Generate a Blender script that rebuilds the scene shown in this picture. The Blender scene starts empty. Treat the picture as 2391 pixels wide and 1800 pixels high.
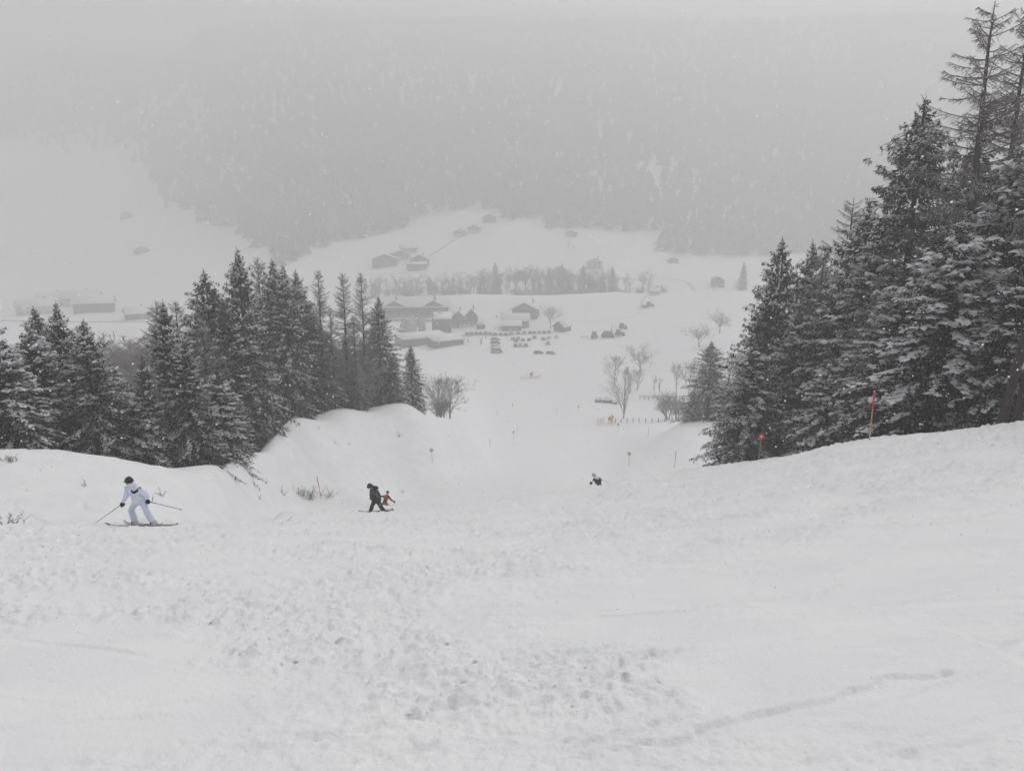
import bpy, math, random
import numpy as np
from mathutils import Vector, Matrix

random.seed(7)
C = bpy.context.scene.collection
SC = bpy.context.scene

# ------------------------------------------------------------------ camera
EYE = 1.7
PITCH = math.radians(12.0)
FPX = 1727.0            # focal length in pixels of the 2391 x 1800 photograph
SP, CP = math.sin(PITCH), math.cos(PITCH)
cam_d = bpy.data.cameras.new('camera')
cam_d.sensor_width = 36.0
cam_d.lens = 36.0 * FPX / 2391.0
cam_d.clip_start = 0.05
cam_d.clip_end = 6000.0
cam = bpy.data.objects.new('camera', cam_d)
cam.location = (0, 0, EYE)
cam.rotation_euler = (math.pi / 2 - PITCH, 0, 0)
C.objects.link(cam)
SC.camera = cam

# ------------------------------------------------------------------ light
SUN_EL, SUN_AZ = math.radians(47), math.radians(34)     # azimuth measured from +y (down the valley) towards +x
world = bpy.data.worlds.new('World')
SC.world = world
world.use_nodes = True
wn = world.node_tree
sky = wn.nodes.new('ShaderNodeTexSky')
sky.sky_type = 'NISHITA'
sky.sun_disc = False
sky.sun_elevation = SUN_EL
sky.sun_rotation = SUN_AZ
sky.dust_density = 6.0
sky.air_density = 1.0
sky.ozone_density = 1.0
hs = wn.nodes.new('ShaderNodeHueSaturation')          # overcast: the blue is lost in the cloud
hs.inputs['Saturation'].default_value = 0.05
bg = wn.nodes['Background']
bg.inputs['Strength'].default_value = 0.097
wn.links.new(sky.outputs['Color'], hs.inputs['Color'])
wn.links.new(hs.outputs['Color'], bg.inputs['Color'])

sl = bpy.data.lights.new('sun', 'SUN')
sl.energy = 1.36
sl.angle = math.radians(20)
sl.color = (1.0, 0.975, 0.95)
sun = bpy.data.objects.new('sun', sl)
sd = Vector((math.sin(SUN_AZ) * math.cos(SUN_EL), math.cos(SUN_AZ) * math.cos(SUN_EL), math.sin(SUN_EL)))
sun.rotation_euler = sd.to_track_quat('Z', 'Y').to_euler()
sun.location = (40, 60, 150)
C.objects.link(sun)

SC.view_settings.view_transform = 'Standard'
SC.view_settings.look = 'None'
SC.view_settings.gamma = 1.0
SC.view_settings.use_curve_mapping = False
SC.view_settings.exposure = 0.0
SC.render.engine = 'CYCLES'
cy = SC.cycles
cy.max_bounces = 7
cy.diffuse_bounces = 3
cy.glossy_bounces = 1
cy.transmission_bounces = 2
cy.volume_bounces = 3
cy.transparent_max_bounces = 4
cy.use_denoising = True
cy.sample_clamp_indirect = 6.0
HAZE = 0.0021

# ------------------------------------------------------------------ terrain shape
def pix_dir(px, py):
    X = (px - 1195.5) / FPX
    Y = (900.0 - py) / FPX
    return X, CP + Y * SP, -SP + Y * CP

def pchip(xk, yk, x):
    """monotone cubic through (xk, yk); yk may be (n,) or (n, m)"""
    xk = np.asarray(xk, float)
    yk = np.asarray(yk, float)
    two = yk.ndim == 2
    if not two:
        yk = yk[:, None]
    h = np.diff(xk)[:, None]
    dl = np.diff(yk, axis=0) / h
    m = np.zeros_like(yk)
    w1 = 2 * h[1:] + h[:-1]
    w2 = h[1:] + 2 * h[:-1]
    a, b = dl[:-1], dl[1:]
    ok = (a * b) > 0
    with np.errstate(divide='ignore', invalid='ignore'):
        mm = (w1 + w2) / (w1 / a + w2 / b)
    m[1:-1] = np.where(ok, mm, 0)
    m[0] = dl[0]
    m[-1] = dl[-1]
    x = np.clip(np.asarray(x, float), xk[0], xk[-1])
    i = np.clip(np.searchsorted(xk, x, side='right') - 1, 0, len(xk) - 2)
    hh = h[i]
    t = ((x - xk[i])[:, None]) / hh
    r = (yk[i] * (1 + 2 * t) * (1 - t) ** 2 + m[i] * hh * t * (1 - t) ** 2 + yk[i + 1] * t * t * (3 - 2 * t) + m[i + 1] * hh * t * t * (t - 1))
    return r if two else r[:, 0]

FAR_L = [(650, 660), (800, 585), (950, 490), (1150, 350), (1400, 190), (1560, 110)]
FAR_C = [(850, 405), (1000, 280), (1250, 140), (1500, 60)]
FAR_R = [(800, 500), (1000, 320), (1250, 160), (1500, 65)]
# one profile per view column: ('m', depth, mean downhill slope) or (depth, picture row where the ground lies)
COLS = {
    -700: [('m', 10, .33), ('m', 20, .33), (27, 1200), (33, 1062), (45, 1110), (70, 1110), (110, 1050), (200, 935), (350, 815), (500, 735)] + FAR_L,
    0: [('m', 10, .325), ('m', 20, .33), (27, 1198), (33, 1062), (45, 1110), (70, 1110), (110, 1050), (200, 935), (350, 815), (500, 735)] + FAR_L,
    150: [('m', 10, .328), ('m', 20, .332), (28, 1194), (34, 1066), (45, 1110), (70, 1115), (110, 1055), (200, 940), (350, 818), (500, 735)] + FAR_L,
    300: [('m', 10, .33), ('m', 21, .334), (29, 1192), (36, 1082), (45, 1115), (70, 1120), (110, 1065), (200, 950), (350, 825), (500, 735)] + FAR_L,
    500: [('m', 10, .333), ('m', 22, .335), (38, 1188), (44, 1097), (55, 1120), (75, 1120), (110, 1065), (200, 950), (350, 830), (500, 735), (650, 650), (760, 590), (900, 480), (1100, 330), (1400, 150)],
    600: [('m', 10, .333), ('m', 22, .335), (50, 1178), (56, 1062), (66, 1070), (90, 1080), (130, 1035), (200, 950), (350, 830), (500, 728), (620, 640), (700, 590), (850, 470), (1000, 340), (1250, 170), (1500, 75)],
    550: [('m', 10, .333), ('m', 22, .335), (45, 1182), (50, 1079), (60, 1095), (82, 1100), (120, 1050), (200, 950), (350, 830), (500, 732), (640, 645), (740, 590), (880, 475), (1050, 335), (1300, 170), (1500, 90)],
    645: [('m', 10, .333), ('m', 22, .335), (40, 1198), (57, 1174), (65, 1018), (76, 1030), (105, 1055), (200, 949), (350, 828), (490, 720), (590, 648), (680, 592), (800, 500), (1000, 320), (1250, 155), (1500, 65)],
    690: [('m', 10, .333), ('m', 22, .335), (40, 1196), (62, 1170), (73, 976), (85, 995), (120, 1030), (200, 948), (350, 826), (480, 715), (560, 655), (660, 595), (760, 530)] + FAR_C,
    800: [('m', 10, .333), ('m', 22, .335), (42, 1194), (66, 1163), (84, 956), (95, 970), (130, 1015), (200, 942), (300, 866), (350, 825), (400, 776), (450, 735), (478, 697), (510, 704), (560, 655), (640, 605), (700, 560)] + FAR_C,
    950: [('m', 10, .332), ('m', 22, .334), (40, 1190), (60, 1172), (82, 1141), (96, 946), (110, 968), (140, 995), (200, 938), (280, 870), (350, 820), (385, 788), (440, 743), (478, 695), (510, 703), (555, 655), (620, 610), (690, 558), (760, 510)] + FAR_C,
    1070: [('m', 10, .33), ('m', 22, .333), (40, 1178), (60, 1163), (85, 1130), (100, 1085), (112, 986), (125, 998), (160, 983), (210, 930), (280, 878), (350, 815), (400, 776), (440, 742), (478, 689), (510, 698), (555, 655), (640, 588), (690, 550), (740, 500)] + FAR_C,
    1150: [('m', 10, .329), ('m', 22, .331), (38, 1165), (55, 1163), (90, 1126), (120, 1076), (155, 1035), (215, 968), (280, 888), (350, 812), (400, 772), (440, 738), (478, 686), (510, 697), (555, 655), (640, 588), (690, 543), (740, 490)] + FAR_C,
    1250: [('m', 10, .327), ('m', 22, .329), (38, 1151), (52, 1160), (75, 1140), (100, 1106), (155, 1030), (215, 963), (280, 885), (350, 812), (400, 770), (440, 738), (478, 692), (510, 702), (555, 660), (640, 596), (690, 553), (730, 518)] + FAR_C,
    1395: [('m', 10, .322), ('m', 22, .322), (36, 1144), (50, 1164), (75, 1138), (105, 1100), (155, 1025), (190, 985), (240, 908), (290, 858), (350, 808), (400, 766), (440, 735), (478, 688), (510, 700), (560, 655), (640, 602), (690, 560), (720, 537)] + FAR_C,
    1500: [('m', 10, .317), ('m', 22, .313), (38, 1113), (52, 1134), (80, 1106), (110, 1052), (150, 1000), (190, 979), (210, 962), (240, 905), (290, 850), (350, 796), (400, 756), (440, 725), (478, 686), (510, 698), (560, 655), (640, 610), (690, 580), (720, 555)] + FAR_C,
    1600: [('m', 10, .312), ('m', 22, .305), (44, 1101), (58, 1122), (85, 1086), (112, 988), (125, 992), (165, 985), (200, 955), (240, 900), (290, 815), (340, 772), (400, 740), (478, 684), (510, 695), (560, 655), (640, 615), (690, 595)] + FAR_R,
    1700: [('m', 10, .305), ('m', 22, .29), (46, 1087), (60, 1110), (85, 1085), (112, 984), (140, 990), (200, 948), (260, 858), (305, 780), (340, 774), (400, 735), (478, 682), (510, 692), (560, 655), (640, 622), (700, 598)] + FAR_R,
    2000: [('m', 10, .28), ('m', 20, .255), (32, 1031), (40, 1055), (60, 1080), (100, 1020), (200, 930), (300, 820), (400, 740), (478, 682), (510, 690), (560, 655), (640, 615), (700, 592)] + FAR_R,
    2200: [('m', 10, .262), ('m', 18, .235), (28, 1009), (36, 1032), (60, 1070), (100, 1010), (200, 920), (300, 820), (400, 740), (478, 682), (510, 690), (560, 655), (640, 615), (700, 592)] + FAR_R,
    2391: [('m', 10, .245), ('m', 17, .22), (25, 988), (33, 1012), (60, 1055), (100, 1000), (200, 915), (300, 820), (400, 740), (478, 682), (510, 690), (560, 655), (640, 615), (700, 592)] + FAR_R,
    3100: [('m', 10, .22), ('m', 16, .20), (24, 960), (33, 985), (60, 1040), (100, 1000), (200, 915), (300, 820), (400, 740), (478, 682), (510, 690), (560, 655), (640, 615), (700, 592)] + FAR_R,
}
A0, B0 = 0.315, 0.045          # the slope underfoot: z = -A0*y + B0*x
NR = 1100
RT = np.exp(np.linspace(math.log(0.5), math.log(1750), NR))
az_k, col_k = [], []
for px in sorted(COLS):
    X = (px - 1195.5) / FPX
    az = math.atan2(X, 0.955)
    rs, zs = [0.0], [0.0]
    for r in (0.5, 1.5, 3.0, 5.0):
        rs.append(r)
        zs.append(-A0 * r * math.cos(az) + B0 * r * math.sin(az))
    for k in COLS[px]:
        if k[0] == 'm':
            y = k[1] * .94
            rs.append(y / math.cos(az))
            zs.append(-k[2] * y)
        else:
            d, py = k
            _, dy, dz = pix_dir(px, py)
            rs.append(d * math.hypot(X, dy))
            zs.append(EYE + d * dz)
    rs.append(1760.0)
    zs.append(zs[-1] + 12)
    lr = np.log(np.array(rs) + 2.0)
    zz = pchip(lr, zs, np.log(RT + 2.0))
    az_k.append(az)
    col_k.append(zz)
NA = 900
AZT = np.linspace(az_k[0], az_k[-1], NA)
ZT = pchip(az_k, np.array(col_k), AZT)          # (NA, NR)
# soften the creases between the profiles
for _ in range(40):
    ZT[1:-1] = ZT[1:-1] * .5 + (ZT[:-2] + ZT[2:]) * .25

def _hash(ix, iy, seed):
    h = (ix.astype(np.int64) * 374761393 + iy.astype(np.int64) * 668265263 + seed * 144665) & 0xFFFFFFFF
    h = ((h ^ (h >> 13)) * 1274126177) & 0xFFFFFFFF
    return ((h ^ (h >> 16)) & 0xFFFF) / 65535.0

def vnoise(x, y, seed=0):
    ix, iy = np.floor(x), np.floor(y)
    fx, fy = x - ix, y - iy
    fx = fx * fx * fx * (fx * (fx * 6 - 15) + 10)
    fy = fy * fy * fy * (fy * (fy * 6 - 15) + 10)
    a = _hash(ix, iy, seed); b = _hash(ix + 1, iy, seed)
    c = _hash(ix, iy + 1, seed); d = _hash(ix + 1, iy + 1, seed)
    return (a * (1 - fx) + b * fx) * (1 - fy) + (c * (1 - fx) + d * fx) * fy * 1.0

def fbm(x, y, seed=0, octv=4, gain=.5):
    s, a, n = 0, 1.0, 0
    for o in range(octv):
        ca, sa = math.cos(o * 1.1), math.sin(o * 1.1)
        s = s + a * (vnoise((x * ca - y * sa) * 2 ** o, (x * sa + y * ca) * 2 ** o, seed + o * 17) - .5)
        n += a
        a *= gain
    return s / n * 2

def sstep(a, b, x):
    t = np.clip((x - a) / (b - a), 0, 1)
    return t * t * (3 - 2 * t)

def base_h(x, y):
    x = np.asarray(x, float); y = np.asarray(y, float)
    az = np.arctan2(x, y)
    r = np.hypot(x, y)
    ia = np.clip((az - AZT[0]) / (AZT[1] - AZT[0]), 0, NA - 1.0001)
    ir = np.clip(np.log(np.maximum(r, .5) / .5) / (math.log(1750 / .5) / (NR - 1)), 0, NR - 1.0001)
    i, j = ia.astype(int), ir.astype(int)
    fa, fr = ia - i, ir - j
    z = (ZT[i, j] * (1 - fa) + ZT[i + 1, j] * fa) * (1 - fr) + (ZT[i, j + 1] * (1 - fa) + ZT[i + 1, j + 1] * fa) * fr
    plane = -A0 * y + B0 * x
    z = np.where(r < .5, plane, z)
    w = sstep(AZT[-1] * .98, 1.35, np.abs(az))
    back = np.minimum(-.30 * y + .02 * x, 60 + 100 * (1 - np.exp(-np.maximum(-.3 * y - 60, 0) / 100)))
    z = z * (1 - w) + back * w
    return np.clip(z, -58.0, 425.0)

# tracks carved by skis and boards: start, end (x, y in metres), ledge height, half width
def ground_hit_base(px, py, d0=2.0, d1=1600.0):
    X, dy, dz = pix_dir(px, py)
    d = np.exp(np.linspace(math.log(d0), math.log(d1), 6000))
    zz = base_h(d * X, d * dy)
    below = np.nonzero(EYE + d * dz < zz)[0]
    if len(below) == 0:
        return None
    k = below[0]
    dd = d[k]
    return np.array([dd * X, dd * dy, zz[k]])

TRACKS = []
for (a, b, hgt, hw) in [((1020, 1790), (1560, 1480), .085, .16), ((1560, 1480), (2000, 1345), .06, .16), ((1180, 1790), (1760, 1600), .06, .15),
                        ((1250, 1440), (1850, 1375), .055, .14), ((1650, 1420), (2391, 1180), .045, .18), ((1880, 1670), (2330, 1610), .05, .10),
                        ((700, 1760), (1150, 1650), .06, .2), ((1500, 1790), (2300, 1690), .04, .16), ((880, 1640), (1330, 1560), .05, .14),
                        ((600, 1480), (1080, 1400), .03, .14), ((1500, 1280), (2250, 1130), .035, .22), ((300, 1330), (900, 1290), .03, .16), ((1350, 1740), (2391, 1480), .06, .15), ((1700, 1760), (2391, 1640), .05, .12), ((1150, 1560), (1700, 1440), .06, .14), ((1750, 1500), (2391, 1330), .045, .14), ((900, 1790), (1300, 1690), .06, .15), ((1300, 1350), (1900, 1240), .04, .16)]:
    A, B = ground_hit_base(*a), ground_hit_base(*b)
    TRACKS.append((A[:2], B[:2], hgt, hw))
FINE = []       # parallel hairline grooves in the smooth patch
for k, (p0, p1, hg) in enumerate([(1462, 1530, .006), (1474, 1548, .010), (1478, 1552, .008), (1500, 1580, .012), (1522, 1600, .006), (1528, 1611, .010), (1580, 1640, .007), (1625, 1720, .006)]):
    A, B = ground_hit_base(-60, p0), ground_hit_base(300 + 37 * (k % 4), p1)
    FINE.append((A[:2], B[:2], hg, .016 + .006 * (k % 3)))
_rt = random.Random(4)
for k in range(34):         # worn ski lines crossing the piste
    a = (_rt.uniform(-200, 2500), _rt.uniform(1230, 1780))
    sgn = _rt.choice((1, 1, -1))
    b = (a[0] + sgn * _rt.uniform(350, 900), max(1215, a[1] - _rt.uniform(20, 190)))
    A, B = ground_hit_base(*a), ground_hit_base(*b)
    if A is None or B is None or np.hypot(*(B - A)[:2]) > 30:
        continue
    FINE.append((A[:2], B[:2], _rt.uniform(.0075, .0149), _rt.uniform(.02, .045)))
    if _rt.random() < .5:
        off = np.array([.28, .12])
        FINE.append((A[:2] + off, B[:2] + off, _rt.uniform(.006, .012), _rt.uniform(.02, .04)))
SMOOTH = [(np.array(ground_hit_base(*q)[:2]), rr) for q, rr in (((338, 1226), 1.15), ((250, 1222), .8), ((430, 1228), .8), ((880, 1198), 1.4))]
for (px, py, rx) in [(120, 1570, 1.5), (330, 1650, .9), (2150, 1420, 2.4), (1950, 1560, 1.2), (2250, 1620, 1.0), (1500, 1420, 1.3), (1650, 1330, 2.2), (2300, 1290, 2.5)]:
    SMOOTH.append((ground_hit_base(px, py)[:2], rx))

def detail(x, y):
    r = np.hypot(x, y)
    out = np.zeros_like(x)
    # large gentle undulation, everywhere outside the immediate foreground
    out += fbm(x / 16, y / 16, 3, 3) * .35 * sstep(22, 60, r)
    out += fbm(x / 4.2, y / 4.2, 5, 3) * (.10 + .05 * sstep(20, 40, r))
    out += fbm(x / 60, y / 60, 9, 3) * 2.0 * sstep(120, 400, r)
    near = r < 75
    if not near.any():
        return out
    xn, yn, rn = x[near], y[near], r[near]
    # churned piste
    dens = np.ones_like(xn)
    for (c, rad) in SMOOTH:
        q = np.hypot(xn - c[0], (yn - c[1]) * .8) / rad
        q = q + .5 * (vnoise(xn * 2.2, yn * 2.2, 40) - .5)
        dens *= (.12 if rad < 1.6 else .35) + (.88 if rad < 1.6 else .65) * sstep(.65, 1.15, q)
    patch = vnoise(xn / 1.7 + 3, yn / 1.2, 41)
    dens *= .55 + .65 * sstep(.25, .6, patch)
    # off the piste (beyond the bank foot, left) the snow is smooth
    az = np.arctan2(xn, yn)
    foot = np.interp(az, [-.80, -.62, -.50, -.38, -.33, -.28, -.2, -.12, 0, .2, .4, .7], [25, 25.5, 28, 37, 46, 54, 60, 66, 60, 58, 60, 60])
    dens *= 1 - .93 * sstep(foot - 2, foot + 2, rn)
    lump = np.zeros_like(xn)
    for (sc, amp, th, sd_) in [(.46, .034, .55, 50), (.23, .050, .54, 51), (.125, .060, .52, 52), (.068, .042, .48, 53), (.036, .018, .45, 54)]:
        n = vnoise(xn / sc, yn / sc, sd_) * .65 + vnoise(xn / sc * 1.9 + 7, yn / sc * 1.9, sd_ + 20) * .35
        lump += amp * np.clip((n - th) / (1 - th), 0, 1) ** .62 * sstep(0, .35, dens * 1.2 - .25 * vnoise(xn / .8, yn / .8, sd_ + 9))
    grow = .72 + .28 * sstep(5, 11, rn) + .5 * sstep(11, 30, rn)
    lump *= dens * grow * .92
    lump += fbm(xn / .5, yn / .5, 60, 5, .62) * .034 * (.4 + .6 * dens)
    # fine wind / edge scrape ripples running across the slope on the right
    ua, ub = xn * .88 + yn * .47, -xn * .47 + yn * .88
    lump += fbm(ua / 1.5, ub / .13, 61, 3) * .020 * sstep(.5, 5, xn) * (.4 + .6 * vnoise(xn / 2.5, yn / 2.5, 62))
    ua, ub = xn * .97 - yn * .24, xn * .24 + yn * .97
    lump += fbm(ua / 1.1, ub / .10, 63, 3) * .012 * (.3 + .7 * vnoise(xn / 2, yn / 2, 64))
    for (A, B, hgt, hw) in TRACKS + FINE:
        ab = B - A
        L = math.hypot(*ab)
        u = ab / L
        s = (xn - A[0]) * u[0] + (yn - A[1]) * u[1]
        w = -(xn - A[0]) * u[1] + (yn - A[1]) * u[0]
        m = (s > -1.5) & (s < L + 1.5) & (np.abs(w) < 6 * hw + .6)
        s, w = s[m], w[m]
        if hgt > .015:
            hgt, hw = hgt * .60, hw * .27
            w = w + .22 * np.sin(s * .55 + A[0]) + .10 * fbm(s / .55, w * 0 + A[1], 70, 3) + .09 * (vnoise(s / .10, w / .3, 71) - .5)
            brk = sstep(.32, .62, vnoise(s / .8, s * 0 + A[0] * 3, 72)) * sstep(-.6, .6, s) * sstep(-.6, .6, L - s)
            prof = sstep(-.035, .02, w) * np.exp(-np.clip(w, 0, None) / (hw * 2.5)) - .45 * np.exp(-((w + hw * .7) / (hw * .7)) ** 2)
            lump[np.nonzero(m)[0]] += hgt * prof * (.15 + .85 * brk)
        else:
            w = w + (.03 + .012 * L) * np.sin(s * 2.2 / max(L, 2) * 2 + A[0]) + .02 * (vnoise(s / .4, s * 0, 73) - .5)
            lump[np.nonzero(m)[0]] -= 1.35 * hgt * (np.exp(-(w / hw) ** 2) - .5 * np.exp(-((w - 1.9 * hw) / hw) ** 2)) * sstep(.2, .5, vnoise(s / 1.6, s * 0 + A[1], 74)) * sstep(-.8, .8, s) * sstep(-.8, .8, L - s)
    # old shallow ski lines wandering over the smooth bank
    bank = sstep(foot - 1, foot + 3, rn)
    lump += bank * (fbm(xn / 2.6, yn / 2.6, 82, 4) * .16 + fbm(xn / .7, yn / .7, 83, 3) * .03)
    nn = fbm(xn / 5, yn / 7, 80, 2)
    line = np.exp(-(np.abs(np.sin((nn * 2.2 + xn * .06) * 6)) / .10) ** 2)
    lump -= bank * line * .10 * sstep(.45, .7, vnoise(xn / 6, yn / 6, 81))
    out[near] += lump
    return out

def ground(x, y):
    sc = np.isscalar(x)
    xa, ya = np.atleast_1d(np.asarray(x, float)), np.atleast_1d(np.asarray(y, float))
    z = base_h(xa, ya) + detail(xa, ya)
    return float(z[0]) if sc else z

def hit(px, py, d0=2.0):
    p = ground_hit_base(px, py, d0)
    return Vector((p[0], p[1], ground(p[0], p[1])))

def at(px, d):
    """the ground point of view column px at depth d"""
    Y = 0.0
    X = (px - 1195.5) / FPX
    for _ in range(6):
        x, y = d * X, d * (CP + Y * SP)
        z = ground(x, y)
        Y = ((z - EYE) / d + SP) / CP
    return Vector((x, y, z))

def height_to(px, d, py_top, z0):
    _, dy, dz = pix_dir(px, py_top)
    return EYE + d * dz - z0

# ------------------------------------------------------------------ materials
def mat(name, col, rough=.8, noise=0, nscale=6.0, col2=None, bump=0, bscale=40.0, spec=.2, metallic=0, detail_=4):
    m = bpy.data.materials.new(name)
    m.use_nodes = True
    nt = m.node_tree
    b = nt.nodes['Principled BSDF']
    b.inputs['Roughness'].default_value = rough
    b.inputs['Specular IOR Level'].default_value = spec
    b.inputs['Metallic'].default_value = metallic
    b.inputs['Base Color'].default_value = (*col, 1)
    tc = nt.nodes.new('ShaderNodeTexCoord')
    if noise or col2:
        n = nt.nodes.new('ShaderNodeTexNoise')
        n.inputs['Scale'].default_value = nscale
        n.inputs['Detail'].default_value = detail_
        nt.links.new(tc.outputs['Object'], n.inputs['Vector'])
        rp = nt.nodes.new('ShaderNodeValToRGB')
        c2 = col2 or tuple(min(1, c * (1 + noise)) for c in col)
        c1 = col if col2 else tuple(c * (1 - noise) for c in col)
        rp.color_ramp.elements[0].position = .35
        rp.color_ramp.elements[1].position = .65
        rp.color_ramp.elements[0].color = (*c1, 1)
        rp.color_ramp.elements[1].color = (*c2, 1)
        nt.links.new(n.outputs['Fac'], rp.inputs['Fac'])
        nt.links.new(rp.outputs['Color'], b.inputs['Base Color'])
    if bump:
        n2 = nt.nodes.new('ShaderNodeTexNoise')
        n2.inputs['Scale'].default_value = bscale
        n2.inputs['Detail'].default_value = 6
        nt.links.new(tc.outputs['Object'], n2.inputs['Vector'])
        bp = nt.nodes.new('ShaderNodeBump')
        bp.inputs['Strength'].default_value = bump
        bp.inputs['Distance'].default_value = .02
        nt.links.new(n2.outputs['Fac'], bp.inputs['Height'])
        nt.links.new(bp.outputs['Normal'], b.inputs['Normal'])
    return m

M = {}
M['snow'] = mat('snow', (.84, .848, .868), .75, col2=(.885, .89, .90), nscale=.9, bump=.8, bscale=30, spec=.15)
def translucent(m, fac):
    nt = m.node_tree
    b = nt.nodes['Principled BSDF']
    t = nt.nodes.new('ShaderNodeBsdfTranslucent')
    t.inputs['Color'].default_value = (.9, .9, .92, 1)
    x = nt.nodes.new('ShaderNodeMixShader')
    x.inputs[0].default_value = fac
    nt.links.new(b.outputs[0], x.inputs[1]); nt.links.new(t.outputs[0], x.inputs[2])
    nt.links.new(x.outputs[0], nt.nodes['Material Output'].inputs['Surface'])
    return m
M['snow_soft'] = mat('soft_snow', (.82, .825, .84), .85, spec=.1)
M['flake'] = translucent(mat('snow_flake', (.9, .9, .92), .9, spec=.05), .5)
M['clod'] = translucent(mat('snow_clod', (.86, .865, .88), .85, spec=.1), .4)
M['branch_snow'] = translucent(mat('branch_snow', (.85, .855, .87), .85, spec=.1), .35)
M['needle'] = mat('spruce_needles', (.008, .012, .010), .8, col2=(.026, .033, .028), nscale=2.6, spec=.1)
M['needle_frost'] = mat('frosted_spruce_needles', (.10, .108, .105), .8, col2=(.26, .265, .27), nscale=2.0, spec=.1)
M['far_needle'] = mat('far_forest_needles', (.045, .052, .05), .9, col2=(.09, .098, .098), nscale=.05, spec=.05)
M['bark'] = mat('bark', (.045, .037, .033), .9, noise=.4, nscale=9, bump=.6, bscale=25)
M['larch'] = mat('larch_twigs', (.12, .100, .09), .9, noise=.3, nscale=2)
M['frost'] = mat('hoar_frost', (.58, .57, .57), .9, noise=.2, nscale=3)
M['twig'] = mat('bare_twigs', (.26, .24, .23), .9, noise=.25, nscale=2)
M['twig_grey'] = mat('grey_bare_twigs', (.19, .178, .17), .9, noise=.2, nscale=2)
M['wood_dark'] = mat('weathered_dark_wood', (.11, .093, .083), .85, noise=.3, nscale=3)
M['wood_mid'] = mat('brown_wood', (.16, .12, .095), .85, noise=.25, nscale=3)
M['plaster'] = mat('pale_plaster', (.55, .54, .52), .9, noise=.06, nscale=2)
M['plaster_grey'] = mat('grey_plaster', (.24, .235, .23), .9, noise=.08, nscale=2)
M['glass'] = mat('window_glass', (.03, .033, .037), .15, spec=.5)
M['frame'] = mat('window_frame', (.32, .29, .26), .7)
M['metal'] = mat('grey_metal', (.20, .20, .21), .5, metallic=.3)
M['pole_red'] = mat('red_pole_paint', (.55, .055, .035), .5, noise=.15, nscale=20)
M['pole_wood'] = mat('pole_wood', (.42, .30, .21), .8, noise=.2, nscale=20)
M['sign_red'] = mat('sign_red', (.55, .022, .03), .4)
M['sign_white'] = mat('sign_white', (.78, .78, .78), .5)
M['net'] = mat('orange_net', (.72, .33, .16), .8)
M['black'] = mat('black_fabric', (.012, .012, .014), .75, col2=(.03, .03, .033), nscale=7, bump=.6, bscale=12)
M['white_jacket'] = mat('white_jacket_fabric', (.70, .745, .86), .6, noise=.04, nscale=6, bump=.7, bscale=9)
M['white_pants'] = mat('pale_blue_white_trousers', (.60, .655, .80), .65, noise=.04, nscale=6, bump=.5, bscale=8)
M['red_fabric'] = mat('red_fabric', (.55, .028, .03), .6, noise=.15, nscale=8)
M['helmet'] = mat('black_helmet', (.012, .016, .02), .35, spec=.4)
M['helmet_white'] = mat('white_helmet', (.75, .74, .70), .4)
M['skin'] = mat('skin', (.55, .36, .28), .6)
M['boot'] = mat('ski_boot', (.55, .54, .5), .5)
M['ski'] = mat('ski_topsheet', (.03, .03, .032), .5, col2=(.55, .54, .52), nscale=5)
M['carbon'] = mat('dark_pole', (.05, .045, .045), .4)
M['road'] = mat('ploughed_road', (.22, .22, .225), .9, noise=.25, nscale=.2)
M['tyre'] = mat('tyre', (.02, .02, .02), .9)
CARC = {'black': (.015, .015, .018), 'grey': (.09, .09, .095), 'silver': (.30, .30, .31), 'white': (.62, .62, .62), 'blue': (.025, .035, .07), 'red': (.22, .02, .02)}
for k, v in CARC.items():
    M['car_' + k] = mat(k + '_car_paint', v, .35, spec=.5)
M['yellow'] = mat('yellow_machine_paint', (.55, .36, .12), .5)
M['rock'] = mat('grey_rock', (.18, .17, .165), .9, noise=.35, nscale=3, bump=.5, bscale=6)

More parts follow.
